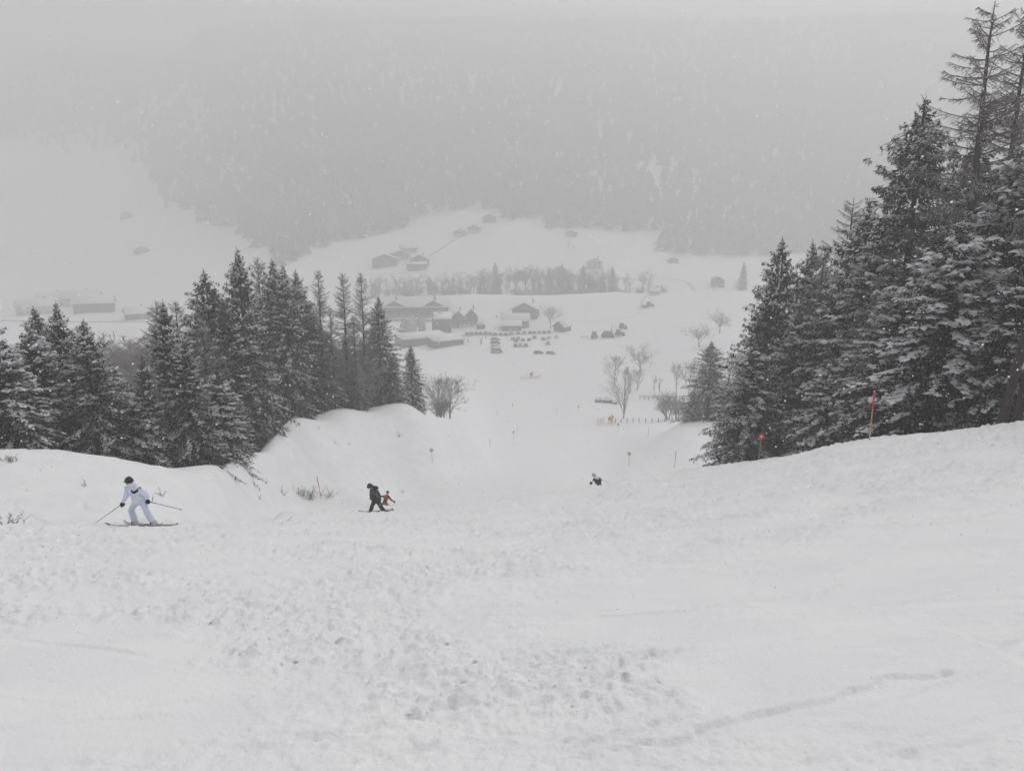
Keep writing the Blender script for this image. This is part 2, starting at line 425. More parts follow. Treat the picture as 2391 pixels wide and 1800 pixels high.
# ------------------------------------------------------------------ mesh helpers
class MB:
    def __init__(self):
        self.v, self.f, self.n = [], [], 0
    def add(self, v, f, mi=0):
        v = np.asarray(v, float).reshape(-1, 3)
        f = np.asarray(f, int)
        self.v.append(v)
        self.f.append((f + self.n, mi))
        self.n += len(v)
        return self
    def kites(self, P, D, L, W, S, mi=0, at_=.4):
        n = len(P)
        if n == 0:
            return self
        L = np.asarray(L)[:, None]; W = np.asarray(W)[:, None]
        v = np.empty((n, 4, 3))
        v[:, 0] = P
        v[:, 1] = P + D * L * at_ + S * W * .5
        v[:, 2] = P + D * L
        v[:, 3] = P + D * L * at_ - S * W * .5
        return self.add(v.reshape(-1, 3), np.arange(n * 4).reshape(n, 4), mi)
    def roofs(self, P, D, L, W, S, up, mi=0):
        """little saddles of snow lying along a twig: a raised ridge, both flanks falling"""
        n = len(P)
        if n == 0:
            return self
        L = np.asarray(L)[:, None]; W = np.asarray(W)[:, None]
        U = np.asarray(up)[:, None] * np.array([[0, 0, 1.0]])
        v = np.empty((n, 6, 3))
        v[:, 0] = P + U * .4
        v[:, 1] = P + D * L * .45 + S * W * .5
        v[:, 2] = P + D * L * .5 + U
        v[:, 3] = P + D * L * .45 - S * W * .5
        v[:, 4] = P + D * L
        v[:, 5] = P + D * L * .2 + U
        idx = np.arange(n)[:, None] * 6
        q = np.array([[0, 1, 2, 5], [0, 5, 2, 3], [1, 4, 2, 2], [3, 2, 4, 4]])
        f4 = (idx[:, None, :] + q[None, :2]).reshape(-1, 4)
        f3 = (idx[:, None, :] + q[None, 2:, [0, 1, 2]]).reshape(-1, 3)
        self.add(v.reshape(-1, 3), f4, mi)
        self.f.append((f3 + self.n - n * 6, mi))
        return self
    def tube(self, pts, rad, sides=6, mi=0, cap=True):
        pts = np.asarray(pts, float)
        rad = np.broadcast_to(np.asarray(rad, float), (len(pts),))
        n = len(pts)
        t = np.gradient(pts, axis=0)
        t /= np.linalg.norm(t, axis=1)[:, None] + 1e-9
        ref = np.array([0, 0, 1.0]) if abs(t[0][2]) < .9 else np.array([1.0, 0, 0])
        a = np.cross(t, ref); a /= np.linalg.norm(a, axis=1)[:, None] + 1e-9
        b = np.cross(t, a)
        ang = np.linspace(0, 2 * math.pi, sides, endpoint=False)
        v = pts[:, None] + rad[:, None, None] * (np.cos(ang)[None, :, None] * a[:, None] + np.sin(ang)[None, :, None] * b[:, None])
        i = np.arange(n - 1)[:, None] * sides
        j = np.arange(sides)[None]
        k = (j + 1) % sides
        f = np.stack([i + j, i + k, i + sides + k, i + sides + j], -1).reshape(-1, 4)
        st = self.n
        self.add(v.reshape(-1, 3), f, mi)
        if cap and sides >= 3:
            self.f.append((np.array([list(range(st, st + sides))[::-1]]), mi))
            self.f.append((np.array([list(range(st + (n - 1) * sides, st + n * sides))]), mi))
        return self
    def box(self, c, s, mi=0, rz=0, taper=1.0):
        x, y, z = s[0] / 2, s[1] / 2, s[2] / 2
        v = np.array([(-x, -y, -z), (x, -y, -z), (x, y, -z), (-x, y, -z), (-x * taper, -y * taper, z), (x * taper, -y * taper, z), (x * taper, y * taper, z), (-x * taper, y * taper, z)])
        if rz:
            ca, sa = math.cos(rz), math.sin(rz)
            v = v @ np.array([[ca, sa, 0], [-sa, ca, 0], [0, 0, 1]])
        return self.add(v + np.array(c), [(0, 3, 2, 1), (4, 5, 6, 7), (0, 1, 5, 4), (1, 2, 6, 5), (2, 3, 7, 6), (3, 0, 4, 7)], mi)
    def prism(self, poly, axis, a, b, mi=0):
        """extrude a 2D polygon along axis ('x': poly in (y, z); 'y': poly in (x, z); 'z': poly in (x, y))"""
        n = len(poly)
        v = []
        for t in (a, b):
            for (p, q) in poly:
                v.append({'x': (t, p, q), 'y': (p, t, q), 'z': (p, q, t)}[axis])
        st = self.n
        self.add(v, [(i, (i + 1) % n, n + (i + 1) % n, n + i) for i in range(n)], mi)
        self.f.append((np.array([list(range(st, st + n))[::-1]]), mi))
        self.f.append((np.array([list(range(st + n, st + 2 * n))]), mi))
        return self
    def blob(self, c, s, seed=0, amp=.2, mi=0, nu=10, nv=6, half=False):
        rg = np.random.default_rng(seed)
        v, f = [], []
        for i in range(nv + 1):
            th = math.pi * (i / nv) * (.5 if half else 1)
            for j in range(nu):
                ph = 2 * math.pi * j / nu
                k = 1 + amp * (rg.random() - .5) * 2 * (0 if i in (0,) else 1)
                v.append((c[0] + s[0] * k * math.sin(th) * math.cos(ph), c[1] + s[1] * k * math.sin(th) * math.sin(ph), c[2] + s[2] * k * math.cos(th)))
        for i in range(nv):
            for j in range(nu):
                a, b = i * nu + j, i * nu + (j + 1) % nu
                f.append((a, b, b + nu, a + nu))
        return self.add(v, f, mi)
    def mesh(self, name, mats, smooth=False):
        me = bpy.data.meshes.new(name)
        V = np.concatenate(self.v) if self.v else np.zeros((0, 3))
        ls, lt, mi, loops = [], [], [], []
        p = 0
        for f, m in self.f:
            k = f.shape[1]
            loops.append(f.reshape(-1))
            ls.append(p + np.arange(len(f)) * k)
            lt.append(np.full(len(f), k))
            mi.append(np.full(len(f), m))
            p += f.size
        me.vertices.add(len(V))
        me.vertices.foreach_set('co', V.astype(np.float32).reshape(-1))
        L = np.concatenate(loops).astype(np.int32)
        me.loops.add(len(L))
        me.loops.foreach_set('vertex_index', L)
        ls = np.concatenate(ls).astype(np.int32)
        me.polygons.add(len(ls))
        me.polygons.foreach_set('loop_start', ls)
        me.polygons.foreach_set('loop_total', np.concatenate(lt).astype(np.int32))
        me.polygons.foreach_set('material_index', np.concatenate(mi).astype(np.int32))
        if smooth:
            me.polygons.foreach_set('use_smooth', np.ones(len(ls), bool))
        for m in (mats if isinstance(mats, (list, tuple)) else [mats]):
            me.materials.append(m if not isinstance(m, str) else M[m])
        me.update(calc_edges=True)
        return me
    def build(self, name, mats, parent=None, smooth=False):
        return link(name, self.mesh(name, mats, smooth), parent)

def link(name, me, parent=None):
    o = bpy.data.objects.new(name, me)
    C.objects.link(o)
    if parent is not None:
        o.parent = parent
    return o

def tag(o, label=None, cat=None, group=None, kind=None):
    if label: o['label'] = label
    if cat: o['category'] = cat
    if group: o['group'] = group
    if kind: o['kind'] = kind
    return o

def thing(name, label, cat, loc=(0, 0, 0), rz=0.0, group=None):
    o = link(name, None)
    o.location = loc
    o.rotation_euler = (0, 0, rz)
    o.empty_display_size = .3
    return tag(o, label, cat, group)

def copy_tree(o, parent=None):
    c = o.copy()
    C.objects.link(c)
    c.parent = parent
    for ch in CH.get(o.name, []):
        copy_tree(ch, c)
    return c
CH = {}
def remember(o):
    CH[o.name] = [k for k in bpy.data.objects if k.parent == o]
    for k in CH[o.name]:
        remember(k)
    return o

def norm(a):
    return a / (np.linalg.norm(a, axis=-1, keepdims=True) + 1e-9)

# ------------------------------------------------------------------ the snow slope, valley and mountainside: one sheet
def make_ground():
    fine = np.linspace(-.80, .80, 610)
    coarse = np.linspace(.80, 2 * math.pi - .80, 50)[1:-1]
    azs = np.concatenate([fine, coarse])
    r1 = np.exp(np.arange(math.log(1.1), math.log(70), .0060))
    r2 = np.exp(np.arange(math.log(70) + .0058, math.log(1740), .016))
    rs = np.concatenate([[.35, .6, .85], r1, r2])
    A, R = np.meshgrid(azs, rs, indexing='ij')
    x, y = (R * np.sin(A)).ravel(), (R * np.cos(A)).ravel()
    z = base_h(x, y) + detail(x, y)
    na, nr = len(azs), len(rs)
    v = np.column_stack([x, y, z])
    i = np.arange(na)[:, None]
    j = np.arange(nr - 1)[None]
    k = (i + 1) % na
    f = np.stack([i * nr + j, k * nr + j, k * nr + j + 1, i * nr + j + 1], -1).reshape(-1, 4)
    mb = MB().add(v, f)
    c = len(v)
    mb.add([(0, 0, ground(0., 0.))], np.zeros((0, 3), int))
    mb.f.append((np.array([(c, kk * nr, ((kk + 1) % na) * nr) for kk in range(na)])[:, [0, 2, 1]], 0))
    o = mb.build('ground', M['snow'], smooth=True)
    tag(o, 'snow covered ski slope, valley floor and mountainside', None, kind='structure')
    return o
make_ground()

# ------------------------------------------------------------------ trees
UPV = np.array([0, 0, 1.0])

def spruce_mesh(seed, H, R, snowy, frosted=.2, thin=1.0, heavy=0.0):
    """returns (trunk, crown, snow) builders of a Norway spruce, base at z=0"""
    rg = np.random.default_rng(seed)
    trunk, crown, snow = MB(), MB(), MB()
    zz = np.linspace(-.6, H * .99, 9)
    wob = np.cumsum(rg.normal(0, .012 * H / 9, (9, 2)), axis=0)
    tr = .018 * H * (1 - np.clip(zz / H, 0, 1)) ** .9 + .012
    trunk.tube(np.column_stack([wob, zz]), tr, 8)
    P, D, L, W, S = [], [], [], [], []
    sP, sD, sL, sW, sS, sU = [], [], [], [], [], []
    z = .025 * H
    lump = [1 + .22 * math.sin(rg.random() * 6.3) for _ in range(64)]
    gap_az, gap_f = rg.uniform(0, 6.28, 5), rg.uniform(.15, .9, 5)
    while z < H * .985:
        fr = z / H
        nb = rg.integers(4, 8) if fr < .85 else rg.integers(3, 6)
        a0 = rg.uniform(0, 6.28)
        for b in range(nb):
            az = a0 + b * 2 * math.pi / nb + rg.normal(0, .28)
            k = rg.uniform(.62, 1.15) * (lump[int((az % 6.283) * 5) + int(fr * 30)] ** .6)
            if rg.random() < .06 and fr < .45:
                k *= 1.18
            if np.any((np.abs((az - gap_az + 3.14) % 6.28 - 3.14) < .5) & (np.abs(fr - gap_f) < .05)):
                k *= .45
            Lb = R * (1 - fr) ** .72 * min(1, (1 - fr) / .16 + .12) * k + .06 + .14 * rg.random()
            if fr < .08:
                Lb *= .6 + 5 * fr
            el = -.34 - .22 * heavy * (1 - fr) + 1.0 * fr ** 1.4 + rg.normal(0, .10)
            o = np.array([math.cos(az), math.sin(az), 0])
            la = np.array([-o[1], o[0], 0])
            n = int(Lb / .075 * thin) + 5
            s = rg.beta(1.5, 1.0, n) * Lb
            s.sort()
            q = s / Lb
            sag = -.30 * (1 - fr) * Lb * q ** 2 + .11 * Lb * np.clip(q - .7, 0, 1) * 1.2
            zb = z + rg.normal(0, .08)
            ax = o[None] * (s * math.cos(el))[:, None] + UPV * (s * math.sin(el) + sag)[:, None]
            ax[:, 2] += zb
            ax += la * (rg.normal(0, .10) * Lb * q ** 2 + rg.normal(0, .05, n))[:, None] + UPV * rg.normal(0, .055 * min(1, Lb), n)[:, None]
            side = np.where(rg.random(n) < .5, -1, 1)
            dirn = o * (.55 + .35 * q)[:, None] + la * (side * rg.uniform(.35, 1.1, n))[:, None] - UPV * ((.10 + .55 * rg.random(n)) * (1.05 - .8 * fr))[:, None]
            dirn = norm(dirn)
            ln = (.16 + (.20 + .30 * min(1, Lb / 2.2)) * (1 - q) ** .7 * rg.uniform(.4, 1.15, n)) * min(1, .3 + .6 * Lb)
            wd = rg.uniform(.055, .10, n) * (.6 + .4 * min(1, Lb))
            sv = norm(np.cross(dirn, UPV + rg.normal(0, .45, (n, 3))))
            P.append(ax); D.append(dirn); L.append(ln); W.append(wd); S.append(sv)
            # hanging second spray under the twig
            m2 = rg.random(n) < .75
            d2 = norm(dirn[m2] * .5 - UPV * .8 + rg.normal(0, .25, (m2.sum(), 3)))
            P.append(ax[m2] + dirn[m2] * ln[m2][:, None] * .3); D.append(d2); L.append(ln[m2] * .62 + .05); W.append(wd[m2] * .95)
            S.append(norm(np.cross(d2, rg.normal(0, 1, (m2.sum(), 3)))))
            # bough itself
            P.append(np.array([[0, 0, zb]])); D.append(norm(ax[-1:] - np.array([[0, 0, zb]]))); L.append(np.array([Lb])); W.append(np.array([.07 + .02 * Lb])); S.append(la[None])
            # snow
            bs = snowy * rg.beta(1.1, 1.2) * 1.9
            ms = (rg.random(n) < bs) & (q > .15)
            c = ms.sum()
            if c:
                for _ in range(1 if rg.random() < .6 else 2):
                    off_ = (ln[ms] * rg.uniform(0, .6, c))[:, None]
                    sP.append(ax[ms] + dirn[ms] * off_ + UPV * .02); sD.append(norm(dirn[ms] + rg.normal(0, .35, (c, 3)) + UPV * .12)); sL.append(np.minimum(ln[ms] * rg.uniform(.3, .6, c), .26))
                    sW.append(rg.uniform(.05, .13, c)); sS.append(norm(np.cross(sD[-1], UPV))); sU.append(rg.uniform(.015, .04, c))
            if rg.random() < bs * .9 + heavy * .25 and Lb > .7:
                # thicker pads on the outer bough
                c = rg.integers(6, 15) + int(heavy * 8)
                u = rg.uniform(.45, 1.0, c)
                pp = o[None] * (u * Lb * math.cos(el))[:, None] + UPV * (zb + u * Lb * math.sin(el) - .30 * (1 - fr) * Lb * u ** 2 + .132 * Lb * np.clip(u - .7, 0, 1) + .03)[:, None]
                dd = norm(o + la * rg.uniform(-1.8, 1.8, c)[:, None] - UPV * rg.uniform(.1, .7, c)[:, None])
                pp = pp + la * rg.normal(0, .12 * min(1, Lb), c)[:, None] + UPV * rg.normal(0, .05, c)[:, None]
                sP.append(pp - dd * .08); sD.append(dd); sL.append(rg.uniform(.16, .36, c) * (1 + .5 * heavy)); sW.append(rg.uniform(.12, .26, c) * (1 + .5 * heavy)); sS.append(norm(np.cross(dd, UPV))); sU.append(rg.uniform(.04, .09, c))
        z += (.17 + .16 * (1 - fr)) * rg.uniform(.8, 1.2) * max(.75, H / 15)
    # leader
    for t in range(10):
        P.append(np.array([[0, 0, H * (.93 + .007 * t)]])); D.append(norm(np.array([[rg.normal(0, .3), rg.normal(0, .3), 1.0]]))); L.append(np.array([.35])); W.append(np.array([.05])); S.append(norm(rg.normal(0, 1, (1, 3))))
    # dark inner twigs that close the crown towards the trunk
    n = int(2600 * thin)
    fz = rg.beta(1.0, 1.5, n)
    az = rg.uniform(0, 6.28, n)
    rr = R * (1 - fz) ** .75 * np.sqrt(rg.random(n)) * .62
    P.append(np.column_stack([np.cos(az) * rr, np.sin(az) * rr, fz * H * .96])); D.append(norm(np.column_stack([np.cos(az) + rg.normal(0, .5, n), np.sin(az) + rg.normal(0, .5, n), rg.normal(-.5, .4, n)])))
    L.append(rg.uniform(.3, .75, n) * (1.05 - .6 * fz)); W.append(rg.uniform(.12, .26, n)); S.append(norm(rg.normal(0, 1, (n, 3))))
    P, D, L, W, S = map(np.concatenate, (P, D, L, W, S))
    fr_ = rg.random(len(P)) < frosted
    crown.kites(P[~fr_], D[~fr_], L[~fr_], W[~fr_], S[~fr_], 0)
    crown.kites(P[fr_], D[fr_], L[fr_], W[fr_] * .8, S[fr_], 1)
    if sP:
        sP, sD, sL, sW, sS, sU = map(np.concatenate, (sP, sD, sL, sW, sS, sU))
        snow.roofs(sP, sD, sL, sW, sS, sU)
    return trunk, crown, snow

def larch_mesh(seed, H, R, bare=.12, frost=.4, dens=1.0):
    rg = np.random.default_rng(seed)
    trunk, crown, fm = MB(), MB(), MB()
    zz = np.linspace(-.6, H, 12)
    wob = np.cumsum(rg.normal(0, .006 * H / 6, (12, 2)), axis=0)
    tr = .0125 * H * (1 - np.clip(zz / H, 0, 1)) ** .8 + .012
    trunk.tube(np.column_stack([wob, zz]), tr, 7)
    P, D, L, W, S = [], [], [], [], []
    z = bare * H
    while z < H * .99:
        fr = z / H
        for b in range(rg.integers(3, 6)):
            az = rg.uniform(0, 6.28)
            k = rg.uniform(.45, 1.15)
            shp = min(1.0, .35 + (fr - bare) * 4)
            Lb = R * (1 - fr) ** .62 * k * shp + .15
            el = -.12 + .55 * fr ** 2 + rg.normal(0, .16)
            o = np.array([math.cos(az), math.sin(az), 0]); la = np.array([-o[1], o[0], 0])
            u = np.linspace(0, 1, 6)
            bend = rg.normal(0, .08)
            pts = o[None] * (u * Lb * math.cos(el))[:, None] + la[None] * (bend * Lb * u ** 2)[:, None] + UPV * (z + u * Lb * math.sin(el) - .18 * Lb * u * (1 - fr) + .22 * Lb * u ** 2.5)[:, None]
            pts[:, 0] += np.interp(z, zz, wob[:, 0]); pts[:, 1] += np.interp(z, zz, wob[:, 1])
            crown.tube(pts, .010 + (.008 + .008 * Lb) * (1 - u) ** .8, 3, cap=False)
            n = int(Lb / .028 * dens) + 4
            s = rg.beta(1.3, .9, n)
            ax = np.column_stack([np.interp(s, u, pts[:, i]) for i in range(3)])
            dirn = norm(o * rg.uniform(.2, 1.0, n)[:, None] + la * rg.normal(0, .75, n)[:, None] - UPV * rg.uniform(-.25, .85, n)[:, None])
            ln = rg.uniform(.16, .62, n) * (.4 + .6 * min(1, Lb / 2)) * (1.25 - .7 * s)
            P.append(ax); D.append(dirn); L.append(ln); W.append(rg.uniform(.014, .030, n)); S.append(norm(rg.normal(0, 1, (n, 3))))
            P.append(ax + dirn * ln[:, None] * .5); d2 = norm(dirn * .5 + rg.normal(0, .6, (n, 3)) - UPV * .3); D.append(d2); L.append(ln * .5); W.append(rg.uniform(.012, .024, n)); S.append(norm(rg.normal(0, 1, (n, 3))))
        z += rg.uniform(.12, .30) * H / 16
    P, D, L, W, S = map(np.concatenate, (P, D, L, W, S))
    crown.kites(P, D, L, W, S)
    m = rg.random(len(P)) < frost
    fm.kites(P[m] + UPV * .014, D[m], L[m] * .9, W[m] * 1.15, norm(np.cross(D[m], UPV)))
    return trunk, crown, fm

def bare_mesh(seed, H, spread, kind='round'):
    """a leafless broadleaf tree: limbs that fork down to twigs"""
    rg = np.random.default_rng(seed)
    trunk, crown = MB(), MB()
    P, D, L, W, S = [], [], [], [], []
    def grow(p, d, ln, rad, lev):
        n = 4
        pts = [p]
        dd = d.copy()
        for i in range(n):
            dd = norm(dd + rg.normal(0, .10 + .05 * lev, 3) + UPV * (.06 if kind != 'round' else .02 * lev))
            pts.append(pts[-1] + dd * ln / n)
        pts = np.array(pts)
        u = np.linspace(0, 1, n + 1)
        mb = trunk if lev == 0 else crown
        mb.tube(pts, rad * (1 - .62 * u), 6 if lev == 0 else (4 if lev == 1 else 3), cap=False)
        if lev >= 3:
            m = 8
            s = rg.uniform(.1, 1, m)
            ax = np.column_stack([np.interp(s, u, pts[:, i]) for i in range(3)])
            dv = norm(dd * .9 + rg.normal(0, .55, (m, 3)) + UPV * .15)
            ll = rg.uniform(.4, .9, m) * H * .06
            P.append(ax); D.append(dv); L.append(ll); W.append(rg.uniform(.0030, .0046, m) * H); S.append(norm(rg.normal(0, 1, (m, 3))))
            for _ in range(2):
                P.append(ax + dv * (ll * rg.uniform(.2, .9, m))[:, None]); D.append(norm(dv + rg.normal(0, .55, (m, 3)) + UPV * .1)); L.append(ll * rg.uniform(.4, .8, m)); W.append(rg.uniform(.0024, .0036, m) * H); S.append(norm(rg.normal(0, 1, (m, 3))))
            return
        nk = {'round': (8, 6, 4), 'upright': (15, 5, 3), 'slender': (10, 4, 3), 'multi': (7, 5, 4)}[kind][lev]
        for k in range(nk):
            s = rg.uniform(.45, 1.0) if lev == 0 and kind == 'round' else rg.uniform(.25, 1.0)
            if k == 0:
                s = 1.0
            q = np.array([np.interp(s, u, pts[:, i]) for i in range(3)])
            sp = {'round': .95, 'upright': .32, 'slender': .38, 'multi': .55}[kind] * spread * (.7 if k == 0 else 1.0)
            sid = rg.normal(0, 1, 3); sid -= dd * np.dot(sid, dd); sid = norm(sid)
            nd = norm(dd + sid * sp * rg.uniform(.6, 1.3) + UPV * .10)
            if kind == 'upright' and lev == 0:
                s = rg.uniform(.10, 1.0)
                q = np.array([np.interp(s, u, pts[:, i]) for i in range(3)])
                nd = norm(np.array([math.cos(k * 2.4), math.sin(k * 2.4), 0]) * .7 + sid * .2 + UPV * .85)
                grow(q, nd, ln * .62 * (1.08 - .8 * s) * rg.uniform(.8, 1.15), rad * .5 * (1 - .6 * s) + .003, 1)
                continue
            grow(q, nd, ln * rg.uniform(.5, .78) * (1.0 if lev else {'round': 1.35, 'upright': .95, 'slender': .5, 'multi': .9}[kind]), rad * (.62 - .06 * lev) * (1 - .4 * s) + .003 * H / 10, lev + 1)
    L0 = {'round': .34, 'upright': .80, 'slender': .72, 'multi': .4}[kind] * H
    if kind == 'multi':
        for k in range(3):
            grow(np.array([rg.normal(0, .25), rg.normal(0, .25), -.3]), norm(np.array([rg.normal(0, .25), rg.normal(0, .25), 1.0])), L0 * rg.uniform(.8, 1.1), .014 * H, 0)
    else:
        grow(np.array([0, 0, -.3]), np.array([0, 0, 1.0]), L0, .021 * H if kind != 'slender' else .014 * H, 0)
    P, D, L, W, S = map(np.concatenate, (P, D, L, W, S))
    crown.kites(P, D, L, W, S)
    # bring to unit: rescale so that the top is exactly H
    top = max(v[:, 2].max() for v in crown.v)
    allv = np.concatenate(crown.v)
    med = np.median(allv, axis=0)
    for mb in (trunk, crown):                      # stand upright: no lopsided crown
        mb.v = [v - np.column_stack([med[0] * np.clip(v[:, 2] / med[2], 0, 1.3), med[1] * np.clip(v[:, 2] / med[2], 0, 1.3), v[:, 2] * 0]) for v in mb.v]
    allv = np.concatenate(crown.v)
    rad = np.percentile(np.hypot(allv[:, 0], allv[:, 1]), 96)
    want = {'round': .52, 'upright': .31, 'slender': .13, 'multi': .42}[kind] * H
    sx = want / rad
    for mb in (trunk, crown):
        mb.v = [v * np.array([sx, sx, H / top]) for v in mb.v]
    return trunk, crown

SPRUCE, LARCH, BARE = [], [], {}
for i, (H, R, sn) in enumerate([(15, 4.8, .85), (15, 4.3, .75), (16, 5.2, .62), (14, 4.8, 1.0), (15, 4.0, .8), (16, 4.8, .5), (13, 4.6, 1.2), (15, 5.0, .42), (14, 4.7, .6)]):
    t, c, s = spruce_mesh(100 + i, H, R, sn, [.2, .18, .09, .18, .2, .05, .08, .03, .04][i], heavy=[0, 0, 0, .4, 0, 0, .7, 1.0, 1.0][i])
    SPRUCE.append((H, t.mesh('trunk', 'bark', True), c.mesh('crown', ['needle', 'needle_frost']), s.mesh('branch_snow', 'branch_snow')))
for i, (H, R, fr_) in enumerate([(17, 3.4, .75), (17, 3.1, .8), (18, 3.9, .7), (20, 4.4, .75)]):
    t, c, s = larch_mesh(200 + i, H, R, [.14, .2, .12, .3][i], fr_, .8)
    LARCH.append((H, t.mesh('trunk', 'bark', True), c.mesh('crown', 'larch'), s.mesh('frost_cover', 'frost')))
for kind, n in (('round', 3), ('upright', 3), ('slender', 3), ('multi', 2)):
    BARE[kind] = []
    for i in range(n):
        t, c = bare_mesh(300 + i * 7 + len(kind), 10, 1.0, kind)
        BARE[kind].append((10, t.mesh('trunk', 'twig', True), c.mesh('crown', ['twig_grey' if kind in ('slender',) else 'twig'])))

rt = random.Random(11)
def plant(kind, name, label, group, loc, H, k=1.0, var=None, tilt=(0, 0)):
    lib = SPRUCE if kind == 'spruce' else LARCH if kind == 'larch' else BARE[kind]
    v = lib[var if var is not None else rt.randrange(len(lib))]
    o = thing(name, label, 'tree', loc, rt.uniform(0, 6.28), group)
    s = H / v[0]
    if kind == 'spruce':
        k *= 1.07 if group == GL else 1.05
    o.scale = (s * k, s * k, s)
    if tilt != (0, 0):
        o.rotation_euler = (tilt[0], tilt[1], 0)
    link('trunk', v[1], o)
    link('crown', v[2], o)
    if len(v) > 3:
        link('branch_snow' if kind == 'spruce' else 'frost_cover', v[3], o)
    return o

def plant_px(kind, name, label, group, px, d, top, k=1.0, var=None, tilt=(0, 0), sink=.0):
    X, dy, dz = pix_dir(px, top)                 # the tip stands in view column px at depth d
    p = Vector((d * X, d * dy, 0))
    p.z = ground(p.x, p.y)
    H = EYE + d * dz - p.z
    if tilt[1]:
        H /= math.cos(tilt[1])
        p.x -= H * math.sin(tilt[1])
        p.z = ground(p.x, p.y)
    p.z -= sink
    return plant(kind, name, label, group, p, H + sink, k, var, tilt)

GL, GR = 'conifers along the slope edge beside the white skier', 'conifers lining the roped right edge of the piste'
GR = 'conifers behind the red topped marker pole'
SL = 'dark snow dusted spruce in the clump behind the white suited skier'
LL = 'bare brown larch rising among the spruces behind the white suited skier'
# (kind, view column, depth, row of the tip, width factor, variant)
LEFT = [('spruce', 5, 37, 792, 1.15, 6), ('spruce', 70, 41, 770, 1.1, 6), ('spruce', 78, 52, 717, .95, 1), ('spruce', 129, 43, 704, .8, 4),
        ('spruce', 194, 41, 744, 1.05, 0), ('spruce', 262, 46, 850, 1.1, 1), ('spruce', 305, 43, 905, 1.25, 8), ('spruce', 332, 43, 829, .85, 4), ('spruce', 378, 48, 702, .85, 1),
        ('spruce', 425, 45, 790, 1.0, 2), ('larch', 362, 62, 700, 1.0, 0), ('larch', 408, 64, 702, 1.0, 1), ('spruce', 475, 63, 632, 1.0, 5),
        ('spruce', 500, 66, 668, .9, 1), ('larch', 470, 54, 735, 1.15, 2), ('spruce', 505, 50, 860, 1.0, 8), ('spruce', 553, 64, 577, .72, 2), ('spruce', 520, 62, 700, .9, 5), ('spruce', 540, 56, 905, 1.0, 0), ('larch', 602, 76, 597, .9, 0),
        ('spruce', 636, 76, 605, .85, 1), ('spruce', 660, 75, 617, .8, 4), ('spruce', 690, 83, 632, .95, 5), ('larch', 741, 84, 630, .9, 1),
        ('larch', 798, 88, 635, .9, 0), ('larch', 843, 90, 637, .9, 2), ('larch', 770, 84, 720, .9, 2), ('larch', 825, 87, 735, 1.0, 1), ('spruce', 736, 89, 780, .9, 0), ('spruce', 640, 80, 760, .85, 3),
        ('spruce', 785, 93, 812, .95, 3), ('spruce', 828, 90, 830, 1.0, 1), ('spruce', 883, 97, 692, .9, 5), ('spruce', 918, 98, 822, .9, 2), ('spruce', 959, 104, 806, 1.0, 5),
        ('spruce', 590, 68, 800, .8, 0), ('spruce', 715, 85, 700, .85, 2), ('spruce', 28, 44, 830, 1.1, 5), ('spruce', 150, 44, 880, 1.1, 8),
        ('spruce', 230, 52, 880, 1.1, 5), ('spruce', 450, 52, 870, 1.1, 3), ('spruce', 860, 98, 850, .9, 4), ('spruce', -60, 40, 700, 1.0, 2), ('spruce', 702, 87, 715, 1.0, 0), ('spruce', 757, 91, 772, 1.2, 3), ('spruce', 806, 96, 788, 1.1, 1), ('spruce', 846, 99, 800, 1.1, 0), ('spruce', 868, 101, 765, .95, 2)]
LEFT_LABEL = {5: 'snow laden low spreading spruce at the outer edge of the bank', 129: 'spruce with thin ragged leader and open side twigs among the bank spruces',
              553: 'broad dark spruce towering over the whole clump behind the white suited skier', 959: 'short spruce beyond the larches, at the lower end of the bank',
              883: 'slim pointed spruce standing right after the three tall larches', -60: 'spruce at the outer end of the bank clump'}
LEFT_LABEL[883] = 'slim pointed spruce standing downhill beside the three tall larches'
ORD = ['', 'second ', 'third ', 'fourth ', 'fifth ', 'sixth ', 'seventh ', 'eighth ', 'ninth ', 'tenth ', 'eleventh ', 'twelfth ', 'thirteenth ', 'fourteenth ', 'fifteenth ', 'sixteenth ', 'seventeenth ', 'eighteenth ', 'nineteenth ', 'twentieth ']
RANKED = {}
def rank_labels():
    for phrase, lst in RANKED.items():
        lst.sort(key=lambda o: -o.scale.z * o['_h'])
        for i, o in enumerate(lst):
            o['label'] = ORD[min(i, 19)] + 'tallest ' + phrase
    for lst in RANKED.values():
        for o in lst:
            del o['_h']
def ranked(o, phrase, h):
    o['_h'] = h
    RANKED.setdefault(phrase, []).append(o)
    return o
for (kind, px, d, top, k, var) in LEFT:
    if kind == 'spruce':
        lab = LEFT_LABEL.get(px) or (SL if px < 600 else 'snow dusted spruce on the crest above the snowboarder')
        t_ = plant_px('spruce', 'spruce_tree', lab, GL, px, d, top, k, var, sink=.25)
        if px not in LEFT_LABEL:
            ranked(t_, 'spruce of the clump behind the white suited skier' if px < 600 else 'spruce on the crest above the snowboarder', SPRUCE[var][0])
    else:
        lab = LL if px < 700 else 'tall bare larch on the crest, seen against the apartment block roofs'
        t_ = plant_px('larch', 'larch_tree', lab, GL, px, d, top, k, var, sink=.25)
        ranked(t_, 'bare larch among the spruces behind the white suited skier' if px < 700 else 'bare larch on the crest before the apartment block', LARCH[var][0])
SR = 'tall dark spruce in the stand behind the red topped pole'
LR = 'bare frosted larch between the spruces behind the round arrow sign'
